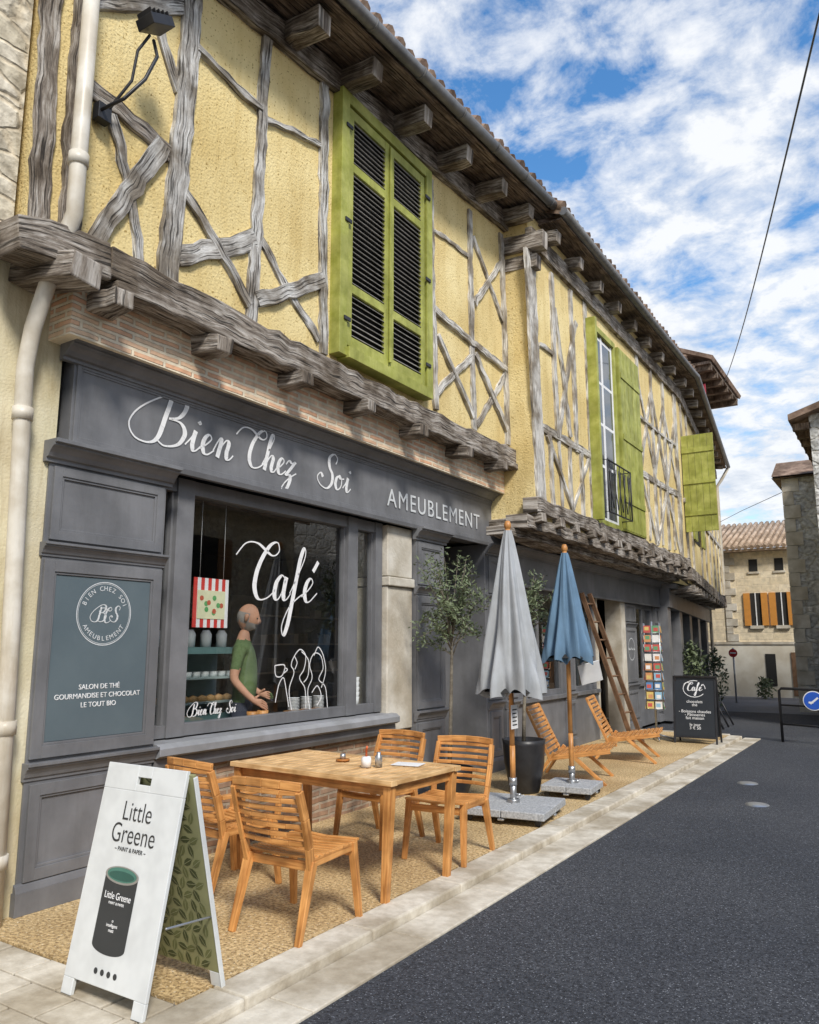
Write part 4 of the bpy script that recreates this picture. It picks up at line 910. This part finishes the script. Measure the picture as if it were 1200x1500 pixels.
def bp(t,z): q=p0.lerp(p1,t);return (q.x,q.y,q.z+z)
c.ring([bp(0,0),bp(0,.86),bp(.03,.90),bp(.97,.90),bp(1,.86),bp(1,0)],.024,10);c.ring([bp(0,.3),bp(1,.3)],.016,8);c.ring([bp(0,.62),bp(1,.62)],.016,8)
c.build('rails',[BLACK],BR)
c=MB();q=p0.lerp(p1,.42);c.cyl((q.x,q.y-.03,.66),(q.x,q.y-.045,.66),.16,mat=0,n=28);c.cyl((q.x,q.y-.046,.66),(q.x,q.y-.049,.66),.145,mat=1,n=28)
c.obox(Matrix.Translation((q.x+.01,q.y-.052,.66))@Matrix.Rotation(-.7,4,'Y'),.16,.003,.03,0);c.obox(Matrix.Translation((q.x-.04,q.y-.053,.63)),.07,.003,.03,0);c.build('blue_round_sign',[WHITE,flat('sign_blue',(.02,.10,.5))],BR)
NE=empty('no_entry_sign',(-4.45,24.4,0));c=MB();c.cyl((-4.45,24.4,-.06),(-4.45,24.4,1.5),.025,mat=0);c.cyl((-4.45,24.37,1.35),(-4.45,24.35,1.35),.12,mat=1,n=24);c.box(-4.53,-4.37,24.34,24.349,1.335,1.37,2);c.build('sign',[STEEL,flat('sign_red',(.5,.02,.02)),WHITE],NE)
def shrub(name,x,y,rx,ry,rz,n):
    l=MB()
    for k in range(n):
        a_=R(0,6.28);e_=R(-1.3,1.5);q=R(.5,1.1);p0=Vector((x+math.cos(a_)*math.cos(e_)*rx*q,y+math.sin(a_)*math.cos(e_)*ry*q,max(0,rz+math.sin(e_)*rz*q)))
        d=Vector((R(-1,1),R(-1,1),R(-1,1))).normalized();sd=d.cross(Vector((R(-1,1),R(-1,1),1))).normalized();l.poly([p0,p0+d*.06+sd*.03,p0+d*.12,p0+d*.06-sd*.03])
    l.build(name,[LEAF])
shrub('climbing_shrub',-4.5,19.6,.3,.5,.8,800);shrub('climbing_shrub.001',-4.6,22.5,.3,.4,.7,500);shrub('flower_bush',-4.0,26.6,.25,.25,.28,300)
c=MB()
for k in range(3):
    y_=16.6+k*.5;c.ring([(-4.0,y_,-.05),(-3.9,y_,.35),(-3.5,y_,.4),(-3.3,y_,-.05)],.02,6)
c.lathe([(0,.35),(.3,.35),(.3,.38),(0,.38)],(-3.6,16.2,-.05),20);c.cyl((-3.6,16.2,-.05),(-3.6,16.2,.32),.02)
c.build('black_iron_bench',[BLACK])

DC=empty('display_case',(-5.6,5.2,.12));c=MB();c.box(-5.95,-5.45,4.55,5.65,.12,.95,0);c.box(-5.95,-5.45,4.55,5.65,1.50,1.56,0);c.box(-5.95,-5.90,4.55,5.65,.95,1.50,1)
for z in(1.05,1.27): c.box(-5.9,-5.5,4.6,5.6,z,z+.015,1)
for k in range(9): c.lathe([(0,0),(.045,0),(.05,.04),(0,.06)],(-5.62,4.68+k*.105,1.066),10,3);c.lathe([(0,0),(.04,0),(.045,.05),(0,.05)],(-5.62,4.70+k*.105,1.286),10,4)
for k in range(5): c.lathe([(0,0),(.05,0),(.055,.12),(.03,.16),(0,.16)],(-5.7,4.7+k*.2,1.561),12,4)
c.poly([(-5.45,4.55,.95),(-5.45,5.65,.95),(-5.5,5.65,1.50),(-5.5,4.55,1.50)],2)
c.build('case',[flat('case_dark',(.12,.22,.22)),flat('case_steel',(.5,.6,.6)),GLASS,flat('cakes',(.62,.36,.16)),WHITE],DC)
PO=empty('striped_poster',(-4.85,4.53,1.9));c=MB()
for k in range(10): c.box(-4.836,-4.83,4.34+k*.038,4.34+(k+1)*.038,1.72,2.12,k%2)
c.box(-4.8295,-4.825,4.38,4.68,1.79,2.02,2)
c.ring([(-4.833,4.4,2.12),(-4.833,4.4,2.75)],.0015,4,1);c.ring([(-4.833,4.66,2.12),(-4.833,4.66,2.75)],.0015,4,1)
c.build('poster',[flat('poster_red',(.60,.05,.04)),WHITE,flat('poster_cream',(.68,.68,.45))],PO)
pr=MB();random.seed(3)
for k in range(9):
    yc=4.42+R(0,.22);zc=1.83+R(0,.15);pr.poly([(-4.8245+.0002*k,yc+.022*math.cos(t*.785),zc+.022*math.sin(t*.785)) for t in range(8)],k%2)
pr.build('poster_print',[flat('print_green',(.1,.35,.12)),flat('print_red',(.5,.1,.05))],PO)
random.seed(11)
PL=empty('stacked_plates',(-4.88,5.85,.94));c=MB()
for y_ in(5.66,5.84,6.02):
    for k in range(9): c.lathe([(0,0),(.04,0),(.045+.012,.009),(.05,.010),(0,.003)],(-4.895,y_,.985+k*.013),20,0)
c.box(-4.945,-4.845,5.58,6.1,.94,.984,1)
c.build('plates',[WHITE,TEAK],PL)
PL=empty('stacked_cups',(-4.9,6.55,.94));c=MB()
for y_ in(6.48,6.62):
    for k in range(5): c.lathe([(0,0),(.025,0),(.04,.11),(.036,.11)],(-4.895,y_,.945+k*.05),18,0)
c.build('cups',[WHITE],PL)
BK=empty('wicker_basket',(-4.89,5.25,.94));c=MB();c.lathe([(0,0),(.045,0),(.05,.07),(.045,.07),(.04,.01),(0,.01)],(-4.893,5.25,.943),20,0,True,None);c.lathe([(0,.0),(.045,0),(.05,.07),(.045,.07)],(-4.893,5.12,.943),20,0);c.build('basket',[TEAK],BK)

# ================================================================= MAN
def man(x,y,z,deg):
    V=[];Rd=[];E=[]
    def add(p,r,par=None):
        V.append(Vector(p));Rd.append(r);i=len(V)-1
        if par is not None:E.append((par,i))
        return i
    pel=add((0,0,.96),.145);bel=add((0,.035,1.10),.14,pel);ch=add((0,.02,1.30),.15,bel);uc=add((0,-.005,1.42),.12,ch);nk=add((0,-.005,1.51),.058,uc);n2=add((0,.02,1.60),.052,nk)
    for sx in(-1,1):
        hp=add((sx*.09,0,.86),.092,pel);kn=add((sx*.10,.02,.5),.062,hp);an=add((sx*.10,-.02,.09),.042,kn);ft=add((sx*.11,.06,.04),.038,an);add((sx*.12,.15,.03),.03,ft)
        sh=add((sx*.17,-.005,1.42),.062,uc)
        if sx>0: el=add((.235,-.05,1.15),.043,sh);wr=add((.215,.12,.97),.028,el);pd=Vector((-.02,.08,-.03));
        else: el=add((-.235,-.03,1.14),.043,sh);wr=add((-.22,.14,1.0),.028,el);pd=Vector((.03,.08,-.01))
        pm=add(V[wr]+pd*.6,.030,wr)
        sd=Vector((0,0,1)) 
        for k,(o,l) in enumerate(((-.028,.060),(-.010,.072),(.010,.076),(.028,.068))):
            a_=add(V[pm]+pd*.35+sd*-o,.0105,pm);b_=add(V[a_]+pd.normalized()*l*.5+Vector((-sx*.008,0,-.006)),.009,a_);add(V[b_]+pd.normalized()*l*.4+Vector((-sx*.018,0,-.016)),.008,b_)
        t1=add(V[wr]+pd*.35+Vector((-sx*.02,0,.03)),.012,wr);add(V[t1]+Vector((-sx*.02,.03,.02)),.0095,t1)
    me=bpy.data.meshes.new('man_cage');me.from_pydata([tuple(v) for v in V],E,[])
    ob=bpy.data.objects.new('man_cage',me);bpy.context.collection.objects.link(ob)
    ob.modifiers.new('s','SKIN');
    for i,sv in enumerate(me.skin_vertices[0].data): sv.radius=(Rd[i],Rd[i]);sv.use_root=(i==0)
    for i in (pel,bel,ch,uc): me.skin_vertices[0].data[i].radius=(Rd[i]*1.05,Rd[i]*.85)
    sb=ob.modifiers.new('u','SUBSURF');sb.levels=2;sb.render_levels=2
    dg=bpy.context.evaluated_depsgraph_get();ev=ob.evaluated_get(dg);m2=bpy.data.meshes.new_from_object(ev);bpy.data.objects.remove(ob)
    b=MB()
    for v in m2.vertices: b.v.append(tuple(v.co))
    for p in m2.polygons:
        c=p.center;mt=1
        if c.z<.93 and abs(c.x)<.2: mt=2
        if c.z<.07: mt=3
        if c.z>1.50: mt=0
        if abs(c.x)>.165 and c.z<1.24: mt=0
        if abs(c.x)<.165 and .93<c.z<.96 : mt=2
        b.face(tuple(p.vertices),mt,None,True)
    st=len(b.v);nu,nv=28,20
    for j in range(nv+1):
        ph=math.pi*j/nv
        for i in range(nu):
            th_=2*math.pi*i/nu;dx,dy,dz=math.sin(ph)*math.cos(th_),math.sin(ph)*math.sin(th_),math.cos(ph)
            X,Y_,Zz=dx*.076,dy*.098,dz*.122
            if dz<0: X*=1-.28*dz*dz;Y_=Y_*(1-.12*dz*dz)+.012*(-dz)
            if dy>.6:
                fx=math.exp(-(X/.014)**2);nz=math.exp(-((dz+.08)/.2)**2);Y_+=.030*fx*nz
                Y_+=-.010*(math.exp(-((abs(X)-.03)/.014)**2)*math.exp(-((dz-.08)/.10)**2))+.006*math.exp(-((dz-.24)/.08)**2)-.006*math.exp(-((dz+.46)/.05)**2)*math.exp(-(X/.03)**2)
                if dz<-.5:Y_+=.014
            b.v.append((X,Y_,Zz))
    for j in range(nv):
        for i in range(nu):
            i2=(i+1)%nu;q=(st+j*nu+i,st+(j+1)*nu+i,st+(j+1)*nu+i2,st+j*nu+i2)
            c=sum((Vector(b.v[k]) for k in q),Vector())/4
            mt=0
            if c.z<-.035 and c.y>.0 and not(abs(c.x)<.022 and -.062<c.z<-.048): mt=4
            if c.y<.015 and -.05<c.z<.045 and (abs(c.x)>.05 or c.y<-.06): mt=4
            b.face(q,mt,None,True)
    for sx in(-1,1):
        b.lathe([(0,-.032),(.012,-.03),(.02,0),(.022,.02),(.012,.034),(0,.036)],(sx*.076,-.002,-.005),10,0,True)
        b.lathe([(0,-.009),(.008,-.004),(.009,0),(.008,.004),(0,.009)],(sx*.030,.084,.012),8,3,True)
    Hm=Matrix.Translation((0,.035,1.70))@Matrix.Rotation(math.radians(-14),4,'X')@Matrix.Scale(1.04,4)
    b.xform(Hm,st)
    b.xform(RZ(x,y,deg,z))
    e=empty('man',(x,y,z));b.build('body',[SKIN,M('green_tshirt',(.09,.14,.055),(.13,.19,.075),scale=8,rough=.9,bump=.3,bscale=14),flat('dark_trousers',(.05,.055,.08),.9),flat('shoes',(.02,.02,.02)),flat('grey_beard',(.30,.28,.26),.9)],e)
man(-5.19,5.28,.13,-52)

# ================================================================= WORLD
w=bpy.data.worlds.new('World');sc.world=w;w.use_nodes=True;nt=w.node_tree;nt.nodes.clear();L=nt.links.new
EL,AZ=math.radians(44),math.radians(128)
sky=N(nt,'ShaderNodeTexSky');sky.sky_type='NISHITA';sky.sun_disc=False;sky.sun_elevation=EL;sky.sun_rotation=AZ;sky.air_density=1.2;sky.dust_density=.3;sky.ozone_density=3
hs=N(nt,'ShaderNodeHueSaturation');hs.inputs['Saturation'].default_value=1.25;hs.inputs['Value'].default_value=1.4;L(sky.outputs[0],hs.inputs['Color'])
tc=N(nt,'ShaderNodeTexCoord');sp=N(nt,'ShaderNodeSeparateXYZ');L(tc.outputs['Generated'],sp.inputs[0])
mxz=N(nt,'ShaderNodeMath',operation='MAXIMUM');L(sp.outputs[2],mxz.inputs[0]);mxz.inputs[1].default_value=0
az=N(nt,'ShaderNodeMath',operation='ADD');L(mxz.outputs[0],az.inputs[0]);az.inputs[1].default_value=.22
dx=N(nt,'ShaderNodeMath',operation='DIVIDE');L(sp.outputs[0],dx.inputs[0]);L(az.outputs[0],dx.inputs[1])
dy=N(nt,'ShaderNodeMath',operation='DIVIDE');L(sp.outputs[1],dy.inputs[0]);L(az.outputs[0],dy.inputs[1])
cbn=N(nt,'ShaderNodeCombineXYZ');L(dx.outputs[0],cbn.inputs[0]);L(dy.outputs[0],cbn.inputs[1])
n1=N(nt,'ShaderNodeTexNoise');n1.inputs['Scale'].default_value=1.7;n1.inputs['Detail'].default_value=2;n1.inputs['Distortion'].default_value=.3;L(cbn.outputs[0],n1.inputs['Vector'])
n2=N(nt,'ShaderNodeTexNoise');n2.inputs['Scale'].default_value=9;n2.inputs['Detail'].default_value=7;n2.inputs['Roughness'].default_value=.62;n2.inputs['Distortion'].default_value=.2;L(cbn.outputs[0],n2.inputs['Vector'])
ad=N(nt,'ShaderNodeMath',operation='MULTIPLY_ADD');L(n2.outputs[0],ad.inputs[0]);ad.inputs[1].default_value=.68
m1=N(nt,'ShaderNodeMath',operation='MULTIPLY');L(n1.outputs[0],m1.inputs[0]);m1.inputs[1].default_value=.55;L(m1.outputs[0],ad.inputs[2])
hz=N(nt,'ShaderNodeMath',operation='MULTIPLY_ADD');L(mxz.outputs[0],hz.inputs[0]);hz.inputs[1].default_value=-.27;hz.inputs[2].default_value=.148
a2=N(nt,'ShaderNodeMath',operation='ADD');L(ad.outputs[0],a2.inputs[0]);L(hz.outputs[0],a2.inputs[1])
cr=ramp(nt,a2.outputs[0],[(.50,(0,0,0)),(.60,(.6,.6,.6)),(.70,(.97,.97,.97))])
ccol=ramp(nt,n2.outputs[0],[(.33,(.62,.69,.80)),(.58,(.95,.97,1))])
vs=N(nt,'ShaderNodeVectorMath',operation='SCALE');L(ccol.outputs[0],vs.inputs[0]);vs.inputs['Scale'].default_value=6.9
mx=N(nt,'ShaderNodeMixRGB');L(cr.outputs[0],mx.inputs[0]);L(hs.outputs[0],mx.inputs[1]);L(vs.outputs[0],mx.inputs[2])
bg=N(nt,'ShaderNodeBackground');bg.inputs[1].default_value=.15;L(mx.outputs[0],bg.inputs[0]);o=N(nt,'ShaderNodeOutputWorld');L(bg.outputs[0],o.inputs[0])
try:
    w.cycles.sampling_method='MANUAL';w.cycles.sample_map_resolution=256
except Exception: pass
sl=bpy.data.lights.new('sun','SUN');sl.energy=3.9;sl.angle=math.radians(12);sl.color=(1,.95,.87);so=bpy.data.objects.new('sun',sl);bpy.context.collection.objects.link(so)
sd=Vector((math.sin(AZ)*math.cos(EL),math.cos(AZ)*math.cos(EL),math.sin(EL)));so.rotation_euler=sd.to_track_quat('Z','Y').to_euler();so.location=(5,-5,12)

# ================================================================= CAMERA
cam=bpy.data.cameras.new('camera');cam.sensor_fit='HORIZONTAL';cam.sensor_width=36;cam.lens=36*1140/1200;cam.clip_end=1000;cam.clip_start=.05
co=bpy.data.objects.new('camera',cam);bpy.context.collection.objects.link(co);co.location=(0,0,1.58)
co.rotation_euler=(math.radians(90+9.7),0,math.radians(32.6));sc.camera=co
